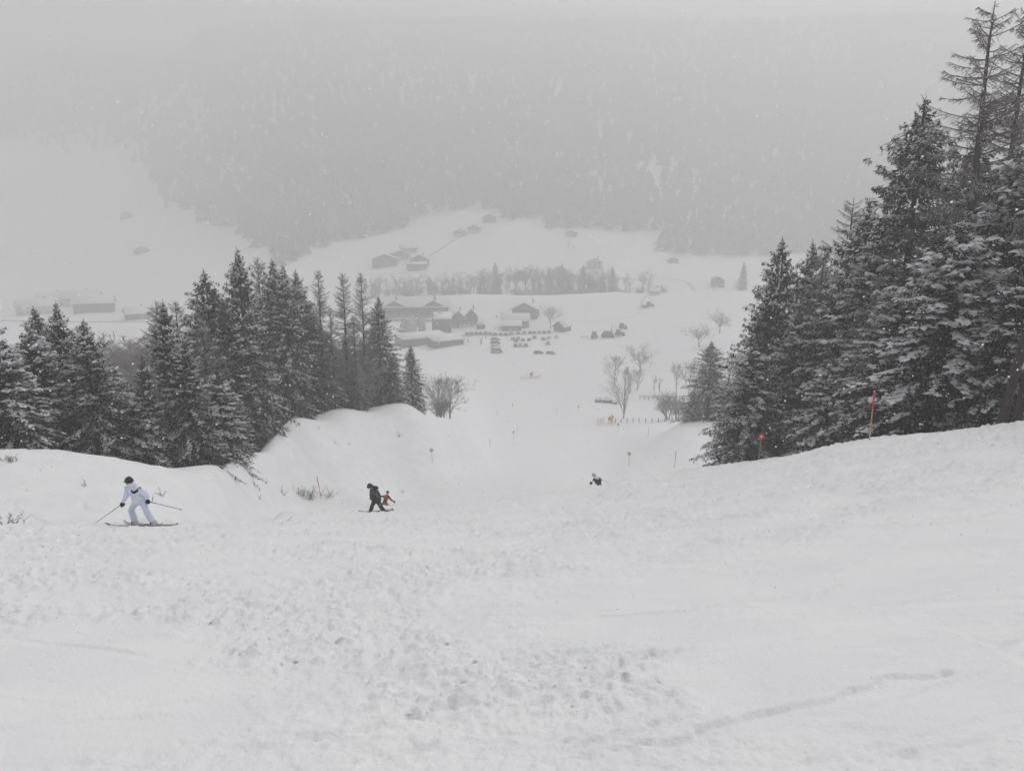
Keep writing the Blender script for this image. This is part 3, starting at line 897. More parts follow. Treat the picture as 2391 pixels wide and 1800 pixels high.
RIGHT = [('spruce', 1827, 59, 557, .92, 5, 'pointed spruce standing apart uphill of the bare round trees'), ('spruce', 1900, 63, 563, .8, 1, SR), ('larch', 1925, 58, 578, 1.2, 2, LR), ('larch', 1990, 64, 462, 1.1, 0, LR),
         ('spruce', 2160, 47, 222, .95, 2, 'tall spruce with open tiered boughs beside the highest larch'), ('larch', 2322, 41, 4, 1.15, 3, 'highest larch with dark trunk and long bare drooping boughs'),
         ('larch', 2405, 43, 15, 1.0, 1, LR), ('spruce', 2245, 34, 515, 1.2, 8, 'heavily snow laden spruce directly uphill of the red topped pole'),
         ('spruce', 2420, 35, 300, 1.15, 7, SR), ('spruce', 2350, 40, 430, 1.1, 7, SR), ('spruce', 2060, 49, 560, 1.15, 7, SR), ('spruce', 1965, 53, 640, 1.1, 2, SR),
         ('spruce', 2110, 43, 640, 1.15, 8, SR), ('spruce', 1870, 56, 720, 1.1, 0, SR), ('spruce', 1765, 55, 800, 1.25, 3, 'low spreading spruce beside the round arrow sign'),
         ('spruce', 2290, 50, 300, 1.0, 2, SR), ('spruce', 2030, 55, 470, 1.0, 5, SR), ('spruce', 1800, 62, 690, 1.1, 2, SR), ('spruce', 2180, 42, 560, 1.1, 7, SR), ('larch', 2100, 50, 470, 1.2, 2, LR), ('larch', 2050, 45, 640, 1.2, 1, LR),
         ('spruce', 2480, 42, 260, 1.0, 5, SR), ('spruce', 2560, 36, 380, 1.1, 3, SR), ('spruce', 1945, 48, 830, 1.2, 8, SR), ('spruce', 2300, 37, 640, 1.1, 5, SR), ('spruce', 2395, 32, 600, 1.1, 8, SR)]
for (kind, px, d, top, k, var, lab) in RIGHT:
    t_ = plant_px(kind, 'spruce_tree' if kind == 'spruce' else 'larch_tree', lab, GR, px, d, top, k, var, sink=.3)
    if lab in (SR, LR):
        ranked(t_, 'dark spruce in the stand behind the red topped pole' if kind == 'spruce' else 'frosted larch between the spruces behind the round arrow sign', (SPRUCE if kind == 'spruce' else LARCH)[var][0])
rank_labels()
for (px, lean, d) in ((2335, .14, 30), (2366, .12, 31)):
    plant('larch', 'larch_tree', ['leaning larch with long bare trunk beside the snow lip', 'thinner leaning larch trunk behind the other leaning larch'][px > 2350], GR, at(px, d), 21, .72, 3, tilt=(0, lean))
plant_px('spruce', 'spruce_tree', 'broad grey spruce beside the leafless shrubs below the stand', GR, 1662, 114, 797, 1.5, 5, sink=.3)
plant_px('spruce', 'spruce_tree', 'small spruce tucked against the broad grey spruce', GR, 1702, 112, 880, 1.1, 0, sink=.3)
plant_px('spruce', 'spruce_tree', 'small snowy spruce among the thicket stems beside the broad grey spruce', GR, 1622, 113, 905, 1.1, 3, sink=.3)

# leafless trees down the slope
BT = [('upright', 1050, 122, 868, 1.5, 'round leafless tree at the lower end of the spruce bank'), ('upright', 1018, 118, 872, 1.2, 'slim leafless tree against the short end spruce'), ('multi', 1030, 116, 920, 1.1, 'low leafless bush below the end spruce'),
      ('upright', 1437, 238, 822, 1.15, 'tall many stemmed leafless tree uphill of the snow covered boulders'), ('upright', 1460, 190, 853, .95, 'dense leafless tree beside the yellow snow gun'),
      ('upright', 1490, 232, 857, .9, 'narrow leafless tree at the end of the rail fence'), ('round', 1497, 275, 801, 1.0, 'lone leafless tree between the log loader and the rail fence'),
      ('slender', 1530, 228, 872, 1.0, 'thin sapling standing along the rail fence'), ('slender', 1541, 226, 876, 1.0, 'shorter thin sapling at the far end of the rail fence'),
      ('upright', 1582, 226, 842, .9, 'leafless tree with upswept limbs before the broad grey spruce'), ('upright', 1612, 222, 834, .9, 'leafless tree half behind the broad grey spruce'),
      ('multi', 1558, 176, 908, .8, 'leafless thicket tree behind the fence posts, next to the broad spruce'), ('multi', 1582, 172, 915, .8, 'middle thicket tree between the fence posts and broad grey spruce'), ('multi', 1602, 168, 930, .7, 'lowest thicket tree touching the broad grey spruce'),
      ('round', 1637, 292, 746, 1.15, 'spreading leafless tree, lower of the two on the field bank'), ('round', 1684, 322, 717, 1.15, 'spreading leafless tree, upper of the two on the field bank'),
      ('round', 1286, 398, 705, .8, 'bare tree between the farmhouse and the small hut'), ('multi', 1172, 436, 728, 1.0, 'small bare bush uphill of the barn'),
      ('multi', 1160, 432, 735, .7, 'small dark bush near the barn corner')]
for (kind, px, d, top, k, lab) in BT:
    plant_px(kind, 'leafless_tree', lab, None, px, d, top, k * (1.25 if kind in ('upright', 'multi') else 1.1), None, sink=.2)
for (px, d, top, k) in [(250, 108, 770, 1.3), (290, 116, 755, 1.3), (330, 112, 770, 1.3), (225, 118, 790, 1.2), (275, 96, 830, 1.3), (315, 100, 815, 1.3), (345, 108, 800, 1.2), (205, 110, 800, 1.2), (30, 120, 800, 1.2), (95, 115, 830, 1.2)]:
    plant_px('multi', 'leafless_tree', 'leafless hazy tree in the hollow behind the bank spruces', 'leafless trees behind the bank spruces', px, d, top, k, None, sink=.2)

# the row of trees in the dip behind the snowy knoll
for i in range(118):
    u = i / 117.0
    px = 862 + 740 * u + rt.uniform(-7, 7)
    if px > 1440 and rt.random() < .5:
        continue
    d = 516 + rt.uniform(-14, 22)
    top = 650 - 22 * math.sin(u * 2.6) + rt.uniform(-8, 18) - (6 if .35 < u < .6 else 0)
    plant_px('slender', 'leafless_tree', 'slender leafless tree in the row behind the snowy knoll', 'tree row behind the knoll', px, d, top, rt.uniform(1.6, 2.6), None, sink=.2)
for i in range(26):
    px = 870 + 27 * i + rt.uniform(-9, 9)
    plant_px('multi', 'leafless_tree', 'low bushy leafless tree in the row behind the snowy knoll', 'tree row behind the knoll', px, 512 + rt.uniform(-8, 14), 668 + rt.uniform(-6, 6), 1.5, None, sink=.2)
for (px, top) in [(1156, 612), (1122, 640), (1282, 622), (1260, 640), (1311, 620), (1303, 640), (1362, 618), (1376, 636), (1430, 620), (1410, 640), (1330, 632), (1005, 648), (960, 655), (1055, 655)]:
    plant_px('spruce', 'spruce_tree', 'dark spruce in the tree row behind the snowy knoll', 'tree row behind the knoll', px, 512 + rt.uniform(-6, 10), top, .8, None, sink=.2)
for (kind, px, d, top, k, lab) in [('spruce', 1738, 500, 612, .65, 'solitary slim spruce on the knoll crest beyond the hut'), ('upright', 1669, 498, 640, .9, 'leafless tree on the crest below the far hut'),
                                   ('upright', 1722, 500, 650, .8, 'small leafless tree beside the solitary slim spruce'), ('upright', 1329, 655, 560, 1.0, 'leafless tree above the tall far house'), ('upright', 1340, 650, 572, 1.0, 'slim leafless tree above the tall far house')]:
    plant_px(kind, 'spruce_tree' if kind == 'spruce' else 'leafless_tree', lab, None, px, d, top, k, None, sink=.2)

# the wood on the far mountainside: one mass
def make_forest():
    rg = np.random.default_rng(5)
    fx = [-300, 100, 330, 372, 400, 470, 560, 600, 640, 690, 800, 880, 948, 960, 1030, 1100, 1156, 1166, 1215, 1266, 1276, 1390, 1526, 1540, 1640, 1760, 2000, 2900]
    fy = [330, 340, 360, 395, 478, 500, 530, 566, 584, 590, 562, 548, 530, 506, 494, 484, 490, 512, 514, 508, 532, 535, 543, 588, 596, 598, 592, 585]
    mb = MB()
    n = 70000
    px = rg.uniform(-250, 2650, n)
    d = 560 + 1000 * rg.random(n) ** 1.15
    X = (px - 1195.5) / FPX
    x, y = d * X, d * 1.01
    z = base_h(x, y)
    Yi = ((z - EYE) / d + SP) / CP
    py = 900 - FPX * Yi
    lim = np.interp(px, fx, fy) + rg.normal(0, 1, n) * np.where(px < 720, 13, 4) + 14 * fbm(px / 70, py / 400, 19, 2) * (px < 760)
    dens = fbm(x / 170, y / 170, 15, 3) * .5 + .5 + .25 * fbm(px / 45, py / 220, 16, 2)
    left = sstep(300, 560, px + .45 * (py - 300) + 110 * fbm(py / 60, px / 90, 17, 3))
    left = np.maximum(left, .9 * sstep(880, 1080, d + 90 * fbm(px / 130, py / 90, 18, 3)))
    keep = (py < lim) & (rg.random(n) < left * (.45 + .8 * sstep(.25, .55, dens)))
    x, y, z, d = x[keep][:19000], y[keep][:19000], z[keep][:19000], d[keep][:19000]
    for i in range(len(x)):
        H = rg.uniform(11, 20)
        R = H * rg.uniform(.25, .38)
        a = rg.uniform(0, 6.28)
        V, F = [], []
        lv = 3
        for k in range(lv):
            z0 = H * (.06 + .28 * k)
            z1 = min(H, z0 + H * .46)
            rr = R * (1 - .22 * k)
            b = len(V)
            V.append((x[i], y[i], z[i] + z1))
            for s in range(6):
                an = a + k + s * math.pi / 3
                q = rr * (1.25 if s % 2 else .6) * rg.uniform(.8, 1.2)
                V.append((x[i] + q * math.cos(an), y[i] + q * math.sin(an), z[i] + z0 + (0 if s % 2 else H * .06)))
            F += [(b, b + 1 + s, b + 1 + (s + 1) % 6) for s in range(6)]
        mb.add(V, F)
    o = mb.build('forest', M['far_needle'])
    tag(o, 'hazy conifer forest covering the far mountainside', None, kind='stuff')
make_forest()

# ------------------------------------------------------------------ marker poles, signs, nets, fence
def marker_pole(px, py, h, label, d=None, lean=0.0, red=.36, rad=.028, group='slope marker poles'):
    p = at(px, d) if d else hit(px, py)
    o = thing('marker_pole', label, 'pole', p, 0, group)
    o.rotation_euler = (0, lean, 0)
    MB().tube([(0, 0, -.35), (0, 0, h * (1 - red))], [rad, rad * .95], 8).build('shaft', 'pole_wood', o, True)
    MB().tube([(0, 0, h * (1 - red) - .005), (0, 0, h - .03), (0, 0, h)], [rad * 1.08, rad * 1.08, rad * .6], 8).build('red_sleeve', 'pole_red', o, True)
    MB().blob((0, 0, h - .01), (rad * 1.1, rad * 1.1, .035), 3, .1, half=True).build('snow_cap', 'snow_soft', o, True)
    return o

marker_pole(2030, 1022, 2.05, 'tall red topped wooden pole at the edge of the spruce stand', d=30.5, lean=.0, red=.37, rad=.03)
marker_pole(750, 1168, 2.0, 'red topped pole standing in the snowy shrub', lean=-.13, red=.55)
marker_pole(1575, 1105, 2.0, 'thin reddish pole below the broad grey spruce', lean=.05, red=.5, d=84, rad=.026)
marker_pole(1513, 1081, 1.9, 'faint thin pole halfway down the run', lean=.04, red=.5, d=128, rad=.024)
marker_pole(1599, 1020, 1.9, 'faint thin pole at the end of the fence posts', red=.5, d=150, rad=.03)
marker_pole(1144, 1102, 1.9, 'faint thin pole beside the left hand run edge below the round sign'.replace('left hand ', ''), red=.5, d=140, rad=.03)
for (px, d) in ((1208, 178), (1300, 205), (1161, 215), (1258, 245)):
    marker_pole(px, 0, 1.9, 'tiny marker pole far down the run', d=d, red=.5, rad=.03, group='tiny marker poles')

def round_sign(px, d, h, r, label, kind, lean=0.0):
    p = at(px, d)
    o = thing('round_sign', label, 'sign', p, math.atan2(-p.x, p.y), 'round piste signs')
    o.rotation_euler = (0, lean, math.atan2(-p.x, p.y))
    MB().tube([(0, 0, -.35), (0, 0, h + .12)], [.024, .022], 8).build('post', 'pole_wood', o, True)
    ang = [2 * math.pi * k / 24 for k in range(24)]
    disc = MB().prism([(r * math.cos(a), h - r * .6 + r * math.sin(a)) for a in ang], 'y', -.045, -.028).build('disc', 'sign_red', o)
    zc = h - r * .6
    if kind == 'arrow':
        # white arrow pointing down and to the side
        pts = [(-.62, 0), (-.05, .52), (-.05, .2), (.6, .2), (.6, -.2), (-.05, -.2), (-.05, -.52)]
        ca, sa = math.cos(math.radians(38)), math.sin(math.radians(38))
        MB().prism([(r * (x * ca - z * sa), zc + r * (x * sa + z * ca)) for x, z in pts], 'y', -.051, -.046).build('arrow', 'sign_white', disc)
    elif kind == 'ring':
        MB().prism([(r * .68 * math.cos(a), zc + r * .68 * math.sin(a)) for a in ang], 'y', -.051, -.046).build('white_face', 'sign_white', disc)
        MB().box((r * .12, -.053, zc - r * .05), (r * .5, .004, r * .28)).build('dark_mark', 'tyre', disc)
    return o
round_sign(1771, 46, 1.75, .21, 'red round sign with white arrow in front of the low spreading spruce', 'arrow', .05)
round_sign(1010, 90, 1.8, .22, 'small red ringed round sign beneath the spruce bank', 'ring', -.06)
round_sign(1468, 98, 1.9, .22, 'small red ringed round sign beyond the tucked skier in white helmet', 'ring', .0)
for (px, d) in ((1199, 158), (1443, 162), (1197, 222), (1243, 284), (1351, 205)):
    round_sign(px, d, 1.9, .2, 'tiny round sign on a post far down the run', 'plain')

def net(px0, px1, d0, d1, h, label, n):
    A, B = at(px0, d0), at(px1, d1)
    o = thing('net_fence', label, 'fence', (A + B) / 2, 0, None)
    mid = (A + B) / 2
    for k in range(n + 1):
        q = A.lerp(B, k / n) - mid
        q.z = ground(q.x + mid.x, q.y + mid.y) - mid.z
        MB().tube([(q.x, q.y, q.z - .2), (q.x, q.y, q.z + h + .1)], .03, 6).build('post', 'pole_wood', o)
    mb = MB()
    for j in range(9):
        pts = []
        for k in range(n * 2 + 1):
            q = A.lerp(B, k / (2 * n)) - mid
            q.z = ground(q.x + mid.x, q.y + mid.y) - mid.z + .15 + (h - .2) * j / 8
            pts.append(tuple(q))
        mb.tube(pts, .022, 3, cap=False)
    L = (B - A).length
    m = int(L / .3)
    for k in range(m):
        q = A.lerp(B, k / m) - mid
        q.z = ground(q.x + mid.x, q.y + mid.y) - mid.z
        mb.tube([(q.x, q.y, q.z + .15), (q.x, q.y, q.z + h - .05)], .018, 3, cap=False)
    mb.build('net', 'net', o)
net(1214, 1263, 281, 282, 1.4, 'long low orange safety net below a snow gun', 4)
net(1394, 1410, 186, 187, 1.6, 'short orange safety net beside the yellow snow gun', 2)

def snow_gun(px, d, s, label, mat_):
    p = at(px, d)
    o = thing('snow_gun', label, 'snow gun', p, .3)
    for k in range(3):
        a = k * 2.094 + .4
        MB().tube([(math.cos(a) * s, math.sin(a) * s, 0), (0, 0, 1.1 * s)], .07, 6).build('leg', 'metal', o)
    MB().tube([(0, 0, .9 * s), (0, 0, 1.5 * s)], .12, 8).build('pivot', 'metal', o)
    MB().tube([(-.75 * s, -.2 * s, 1.45 * s), (-.2 * s, -.05 * s, 1.65 * s), (.5 * s, .15 * s, 1.9 * s), (.8 * s, .2 * s, 2.0 * s)], [.5 * s, .55 * s, .5 * s, .44 * s], 14).build('barrel', mat_, o, True)
    MB().box((-.1 * s, -.6 * s, 1.1 * s), (.6 * s, .3 * s, .7 * s)).build('control_box', mat_, o)
    MB().tube([(.3 * s, 0, 2.3 * s), (.5 * s, .05 * s, 3.1 * s)], .05, 5).build('nozzle_arm', 'metal', o)
    MB().tube([(-.2 * s, 0, 2.0 * s), (-.3 * s, .05 * s, 2.9 * s)], .05, 5).build('lift_ram', 'metal', o)
    MB().blob((.05 * s, 0, 2.15 * s), (.7 * s, .45 * s, .14 * s), 2, .2, half=True).build('snow_cover', 'snow_soft', o, True)
snow_gun(1426, 186, .85, 'yellow snow gun on a tripod beside the dense leafless tree', M['yellow'])
snow_gun(1241, 285, .8, 'grey snow gun behind the long orange net', M['metal'])

def rail_fence(name, label, ends, n, h, rails):
    A, B = at(*ends[0]), at(*ends[1])
    mid = (A + B) / 2
    o = thing(name, label, 'fence', mid)
    prev = None
    for k in range(n + 1):
        q = A.lerp(B, k / n) - mid
        q.z = ground(q.x + mid.x, q.y + mid.y) - mid.z
        lean = rt.uniform(-.08, .08)
        MB().tube([(q.x, q.y, q.z - .3), (q.x + lean, q.y, q.z + h)], [.10, .085], 6).build('post', 'wood_dark', o)
        if prev is not None:
            for j in range(rails):
                zz = h * (.9 - .4 * j)
                MB().tube([(prev.x, prev.y, prev.z + zz), (q.x, q.y, q.z + zz)], .055, 5).build('rail', 'wood_dark', o)
        prev = q.copy()
rail_fence('rail_fence', 'dark rail fence between the leafless saplings', ((1494, 224), (1556, 222)), 6, 1.3, 2)
rail_fence('post_row', 'row of short wooden posts below the dense leafless tree', ((1437, 187), (1602, 165)), 11, 1.15, 0)

# boulders with snow caps
bp = at(1416, 218)
for (dx, dy, s, lab) in [(-2.2, 1, 1.2, 'snow capped boulder at the foot of the many stemmed tree, outermost of three'), (.2, 0, 1.5, 'largest snow capped boulder at the foot of the many stemmed tree'), (2.3, -1.2, .9, 'smallest snow capped boulder at the foot of the many stemmed tree')]:
    x, y = bp.x + dx, bp.y + dy
    o = thing('boulder', lab, 'boulder', (x, y, ground(x, y)), dx, 'boulders by the many stemmed tree')
    MB().blob((0, 0, .2 * s), (s, .8 * s, .9 * s), int(dx * 10) + 50, .25).build('stone', 'rock', o)
    MB().blob((0, 0, .55 * s), (1.08 * s, .9 * s, .85 * s), int(dx * 10) + 90, .15, half=True).build('snow_cover', 'snow_soft', o, True)

# shrubs poking out of the snow
def shrub(px, d, w, h, n, label, seed, py=None):
    p = hit(px, py) if py else at(px, d)
    o = thing('shrub', label, 'shrub', p, 0, None)
    rg = np.random.default_rng(seed)
    st, fr = MB(), MB()
    for i in range(n):
        a = rg.uniform(0, 6.28)
        b = np.array([rg.normal(0, w * .25), rg.normal(0, w * .12), -.05])
        dd = norm(np.array([math.cos(a) * .9, math.sin(a) * .6, rg.uniform(.5, 1.3)]))
        ln = h * rg.uniform(.5, 1.15)
        pts = [b]
        for k in range(4):
            dd = norm(dd + rg.normal(0, .22, 3) + UPV * .05)
            pts.append(pts[-1] + dd * ln / 4)
            for q in range(2):
                sd_ = norm(dd + rg.normal(0, .6, 3) + UPV * .15)
                e = pts[-1] + sd_ * ln * rg.uniform(.15, .4)
                st.tube([pts[-1], e], [.010, .004], 3, cap=False)
                fr.tube([pts[-1] + UPV * .008, e + UPV * .008], [.008, .004], 3, cap=False)
        st.tube(pts, [.017, .014, .011, .008, .004], 4, cap=False)
    st.build('stems', 'twig', o)
    tag(fr.build('frost_cover', 'frost', o), kind='stuff')
shrub(722, 65, 2.6, 1.0, 32, 'leafless shrub half buried around the red topped pole', 1, 1166)
shrub(700, 62, 1.2, .8, 14, 'low leafless shrub beside the pole shrub', 2, 1160)
shrub(662, 60, .5, .7, 6, 'small sprig of twigs uphill of the pole shrub', 3, 1154)
shrub(768, 66, .9, .7, 12, 'low twiggy shrub downhill of the pole shrub', 4, 1166)
shrub(18, 25.5, .9, .6, 14, 'leafless brown shrub at the foot of the bank below the outermost spruce', 5)
shrub(2, 25, .3, .9, 6, 'taller leafless sprig beside the brown shrub at the bank foot', 6)
for i, (px, py, h, n) in enumerate([(932, 1020, .5, 5), (925, 1012, .35, 3), (938, 1150, .4, 5), (350, 1178, .35, 4), (380, 1162, .4, 4), (606, 1168, .3, 4), (196, 1135, .3, 4), (815, 1035, .35, 3), (784, 1037, .35, 3), (745, 998, .3, 3)]):
    p = hit(px, py)
    shrub(px, 0, .2, h, n, ['tuft of dry stalks on the smooth bank under the crest spruces', 'dry stalks sticking out of the snow by the white suited skier'][1 if px < 620 else 0], 30 + i, py)
for o in list(bpy.data.objects):
    if o.name.startswith('shrub') and 'stalks' in o.get('label', ''):
        o['group'] = 'dry stalks on the bank'

shrub(14, 0, 1.1, .28, 16, 'brown broken twigs lying on the snow under the outermost spruce', 77, 1078)

# ------------------------------------------------------------------ people
def skinned(name, joints, bones, radii, matfn, mats, parent):
    names = list(joints)
    me = bpy.data.meshes.new('tmp')
    me.from_pydata([joints[n] for n in names], [(names.index(a), names.index(b)) for a, b in bones], [])
    o = bpy.data.objects.new('tmp', me)
    C.objects.link(o)
    o.modifiers.new('skin', 'SKIN')
    for i, n in enumerate(names):
        sv = me.skin_vertices[0].data[i]
        r = radii[n]
        sv.radius = r if isinstance(r, tuple) else (r, r)
        sv.use_root = (n == 'pelvis')
    s = o.modifiers.new('sub', 'SUBSURF')
    s.levels = s.render_levels = 2
    dg = bpy.context.evaluated_depsgraph_get()
    dg.update()
    nm = bpy.data.meshes.new_from_object(o.evaluated_get(dg))
    nm.name = name
    bpy.data.objects.remove(o)
    nm.materials.clear()
    for m in mats:
        nm.materials.append(M[m])
    J = {n: np.array(joints[n]) for n in names}
    for p in nm.polygons:
        c = np.array(p.center)
        best = min(bones, key=lambda ab: seg_dist(c, J[ab[0]], J[ab[1]]))
        p.material_index = matfn(best, c)
        p.use_smooth = True
    return link(name, nm, parent)

def seg_dist(p, a, b):
    ab = b - a
    t = max(0, min(1, float(np.dot(p - a, ab) / (np.dot(ab, ab) + 1e-9))))
    return float(np.linalg.norm(p - a - ab * t))

BONES = [('pelvis', 'waist'), ('waist', 'chest'), ('chest', 'neck'), ('neck', 'head'), ('chest', 'sh_a'), ('sh_a', 'el_a'), ('el_a', 'wr_a'), ('chest', 'sh_b'), ('sh_b', 'el_b'), ('el_b', 'wr_b'),
         ('pelvis', 'hip_a'), ('hip_a', 'kn_a'), ('kn_a', 'an_a'), ('pelvis', 'hip_b'), ('hip_b', 'kn_b'), ('kn_b', 'an_b')]

def glove(p, d, parent, material, s=1.0):
    """palm with four curled fingers and a thumb closed round a grip that runs along d"""
    p = np.array(p); d = norm(np.array(d, float))
    a = norm(np.cross(d, [0, 0, 1.0]) + 1e-6)
    b = np.cross(d, a)
    mb = MB()
    mb.blob(tuple(p), (.045 * s, .05 * s, .05 * s), 1, .1, nu=10, nv=6)
    for k in range(4):
        o = p + d * (.036 - .024 * k) * s
        ln = (.040, .046, .043, .034)[k] * s
        mb.tube([o + a * .035 * s, o + a * .055 * s + b * ln, o + a * .01 * s + b * (ln + .022 * s), o - a * .022 * s + b * ln * .7], [.014 * s, .0135 * s, .0125 * s, .010 * s], 6)
    mb.tube([p - a * .02 * s + d * .02 * s, p - a * .045 * s + b * .03 * s + d * .045 * s, p - a * .02 * s + b * .065 * s + d * .045 * s], [.016 * s, .015 * s, .011 * s], 6)
    return mb.build('glove', material, parent, True)

def ski_thing(name, label, cat, root, a, b, w, tipup, mats, group=None, curve=0.0, sink=.01, th=.018):
    """a ski or board lying on the snow between local points a (tip) and b (tail) of a person's frame"""
    mw = Matrix.Translation(root.location) @ Matrix.Rotation(root.rotation_euler.z, 4, 'Z')
    A, B = mw @ Vector((a[0], a[1], 0)), mw @ Vector((b[0], b[1], 0))
    n = 14
    us = [k / n for k in range(n + 1)]
    za, zb = ground(A.x, A.y), ground(B.x, B.y)
    lift = max(ground(*A.lerp(B, t).xy) - (za * (1 - t) + zb * t) for t in np.linspace(.08, .92, 22))
    za, zb = za + max(0, lift) - sink, zb + max(0, lift) - sink
    ctr = (A + B) / 2
    side = Vector((-(B - A).y, (B - A).x, 0)).normalized()
    V = []
    for u in us:
        q = A.lerp(B, u)
        z = za * (1 - u) + zb * u
        up = tipup * max(0, (.16 - u) / .16) ** 1.7 + tipup * .45 * max(0, (u - .93) / .07) ** 2
        ww = w * (1.12 - .5 * math.sin(math.pi * u) ** 2 * .5)
        ww *= min(1, math.sqrt(max(.02, u) / .07)) * min(1, math.sqrt(max(.05, 1 - u) / .05))
        for sgn, h in ((-1, 0), (1, 0), (1, th), (-1, th)):
            q2 = q + side * sgn * ww / 2
            V.append((q2.x - ctr.x, q2.y - ctr.y, z + up + h - ctr.z))
    F, F2 = [], []
    for k in range(n):
        for j in range(4):
            (F2 if j == 2 else F).append((k * 4 + j, k * 4 + (j + 1) % 4, k * 4 + 4 + (j + 1) % 4, k * 4 + 4 + j))
    mb = MB().add(V, F, 1)
    mb.f.append((np.array(F2), 0))
    mb.f.append((np.array([(0, 3, 2, 1)]), 1)); mb.f.append((np.array([(n * 4, n * 4 + 1, n * 4 + 2, n * 4 + 3)]), 1))
    o = mb.build(name, mats)
    o.location = ctr
    return tag(o, label, cat, group)

def ski_pole(label, root, grip, tip, group='ski poles'):
    mw = Matrix.Translation(root.location) @ Matrix.Rotation(root.rotation_euler.z, 4, 'Z')
    A, B = mw @ Vector(grip), mw @ Vector(tip)
    o = thing('ski_pole', label, 'ski pole', B, 0, group)
    d = A - B
    u = d.normalized()
    MB().tube([(0, 0, 0), tuple(u * .06), tuple(d)], [.003, .007, .010], 7).build('shaft', 'carbon', o, True)
    MB().tube([tuple(d - u * .06), tuple(d + u * .07)], [.018, .021], 8).build('grip', 'black', o, True)
    e = u.orthogonal().normalized(); f = u.cross(e)
    c = u * .07
    MB().tube([tuple(c - u * .004), tuple(c), tuple(c + u * .006)], [.048, .05, .02], 10).build('basket', 'carbon', o, True)
    return o

def boots(root, ankle, toe, material):
    for a, t in zip(ankle, toe):
        a = np.array(a); t = norm(np.array(t, float))
        sdir = np.array([-t[1], t[0], 0])
        mb = MB()
        prof = [(-.13, -.10), (.19, -.10), (.19, -.05), (.08, .0), (.07, .06), (-.07, .06), (-.10, .0)]
        n = len(prof)
        V = [a + t * x + sdir * w + UPV * z for w in (-.05, .05) for (x, z) in prof]
        mb.add(V, [(i, (i + 1) % n, n + (i + 1) % n, n + i) for i in range(n)])
        mb.f.append((np.array([list(range(n))[::-1]]), 0)); mb.f.append((np.array([list(range(n, 2 * n))]), 0))
        b = mb.build('boot', material, root)
        m2 = MB()
        for zz in (-.05, -.01, .03):
            m2.box(tuple(a + t * .085 + UPV * zz), (.03, .125, .018), rz=math.atan2(t[1], t[0]))
        m2.box(tuple(a + t * .03 - UPV * .105), (.36, .09, .03), rz=math.atan2(t[1], t[0]))
        m2.build('buckle', 'tyre', b)

def helmet(root, c, r, face, material, goggle='tyre', lens='glass'):
    c = np.array(c); f = norm(np.array(face, float)); s = np.array([-f[1], f[0], 0]); s = norm(s)
    u = np.cross(f, s)
    u = u if u[2] > 0 else -u
    mb = MB()
    V, F = [], []
    nu, nv = 18, 9
    for i in range(nv + 1):
        th = math.pi * .66 * i / nv
        for j in range(nu):
            ph = 2 * math.pi * j / nu
            k = 1.0
            front = math.cos(ph)
            cut = 1.0 if not (front > .35 and i > nv * .62) else .88
            V.append(c + (f * math.cos(ph) * 1.04 + s * math.sin(ph) * .95) * r * math.sin(th) * cut + u * r * math.cos(th) * 1.0)
    for i in range(nv):
        for j in range(nu):
            F.append((i * nu + j, i * nu + (j + 1) % nu, (i + 1) * nu + (j + 1) % nu, (i + 1) * nu + j))
    h = mb.add(V, F).build('helmet', material, root, True)
    b = MB()
    for k in range(4):
        a = -.6 + .4 * k
        b.box(tuple(c + u * r * .93 + f * r * (.1 - .1 * k) + s * r * (.25 if k % 2 else -.25)), (.05, .02, .012))
    b.build('vent', 'tyre', h)
    g = MB()
    pts = [c + (f * math.cos(a) * 1.10 + s * math.sin(a) * .95) * r * 1.02 - u * r * .12 for a in np.linspace(-1.05, 1.05, 9)]
    g.tube([pp_ - f * r * .12 for pp_ in pts], [r * .14] + [r * .21] * 7 + [r * .14], 6)
    g.build('goggles', lens, root, True)
    st = MB()
    pts = [c + (f * math.cos(a) * 1.12 + s * math.sin(a) * .96) * r * 1.02 - u * r * .08 for a in np.linspace(1.0, 5.28, 16)]
    st.tube(pts, r * .10, 5)
    st.build('goggle_strap', goggle, root, True)
    fc = MB()
    fc.blob(tuple(c + f * r * .42 - u * r * .45), (r * .62, r * .62, r * .6), 4, .0, nu=12, nv=8)
    fc.blob(tuple(c + f * r * 1.04 - u * r * .42), (r * .14, r * .14, r * .2), 4, .0, nu=8, nv=6)
    fc.blob(tuple(c + f * r * .98 - u * r * .74), (r * .1, r * .2, r * .05), 4, .0, nu=8, nv=4)
    fc.build('face', 'skin', root, True)

def person_root(label, px, py, d, group='people on the run'):
    p = at(px, d) if d else hit(px, py)
    return thing('person', label, 'person', p, math.atan2(-p.x, p.y), group)

# --- skier in the white suit (joints measured in metres across, away, up)
PW = person_root('skier in pale white suit with black mark on the back, arms spread', 338, 1224, None)
kk = PW.location.y / .94 / FPX / 7.373
def jw(x, y, v=0.0):
    return ((x - 1150) * kk, v, (1243 - y) * kk)
J = {'pelvis': jw(1118, 745, .02), 'waist': jw(1105, 690, .0), 'chest': jw(1052, 580, .0), 'neck': jw(1010, 492, .03), 'head': jw(988, 405, .05),
     'sh_a': jw(960, 555, .10), 'el_a': jw(918, 690, .20), 'wr_a': jw(850, 815, .26), 'sh_b': jw(1130, 560, -.12), 'el_b': jw(1218, 650, -.18), 'wr_b': jw(1238, 735, -.14),
     'hip_a': jw(1075, 790, .09), 'kn_a': jw(965, 935, .16), 'an_a': jw(1008, 1165, .15), 'hip_b': jw(1165, 790, -.09), 'kn_b': jw(1200, 965, -.12), 'an_b': jw(1278, 1175, -.10)}
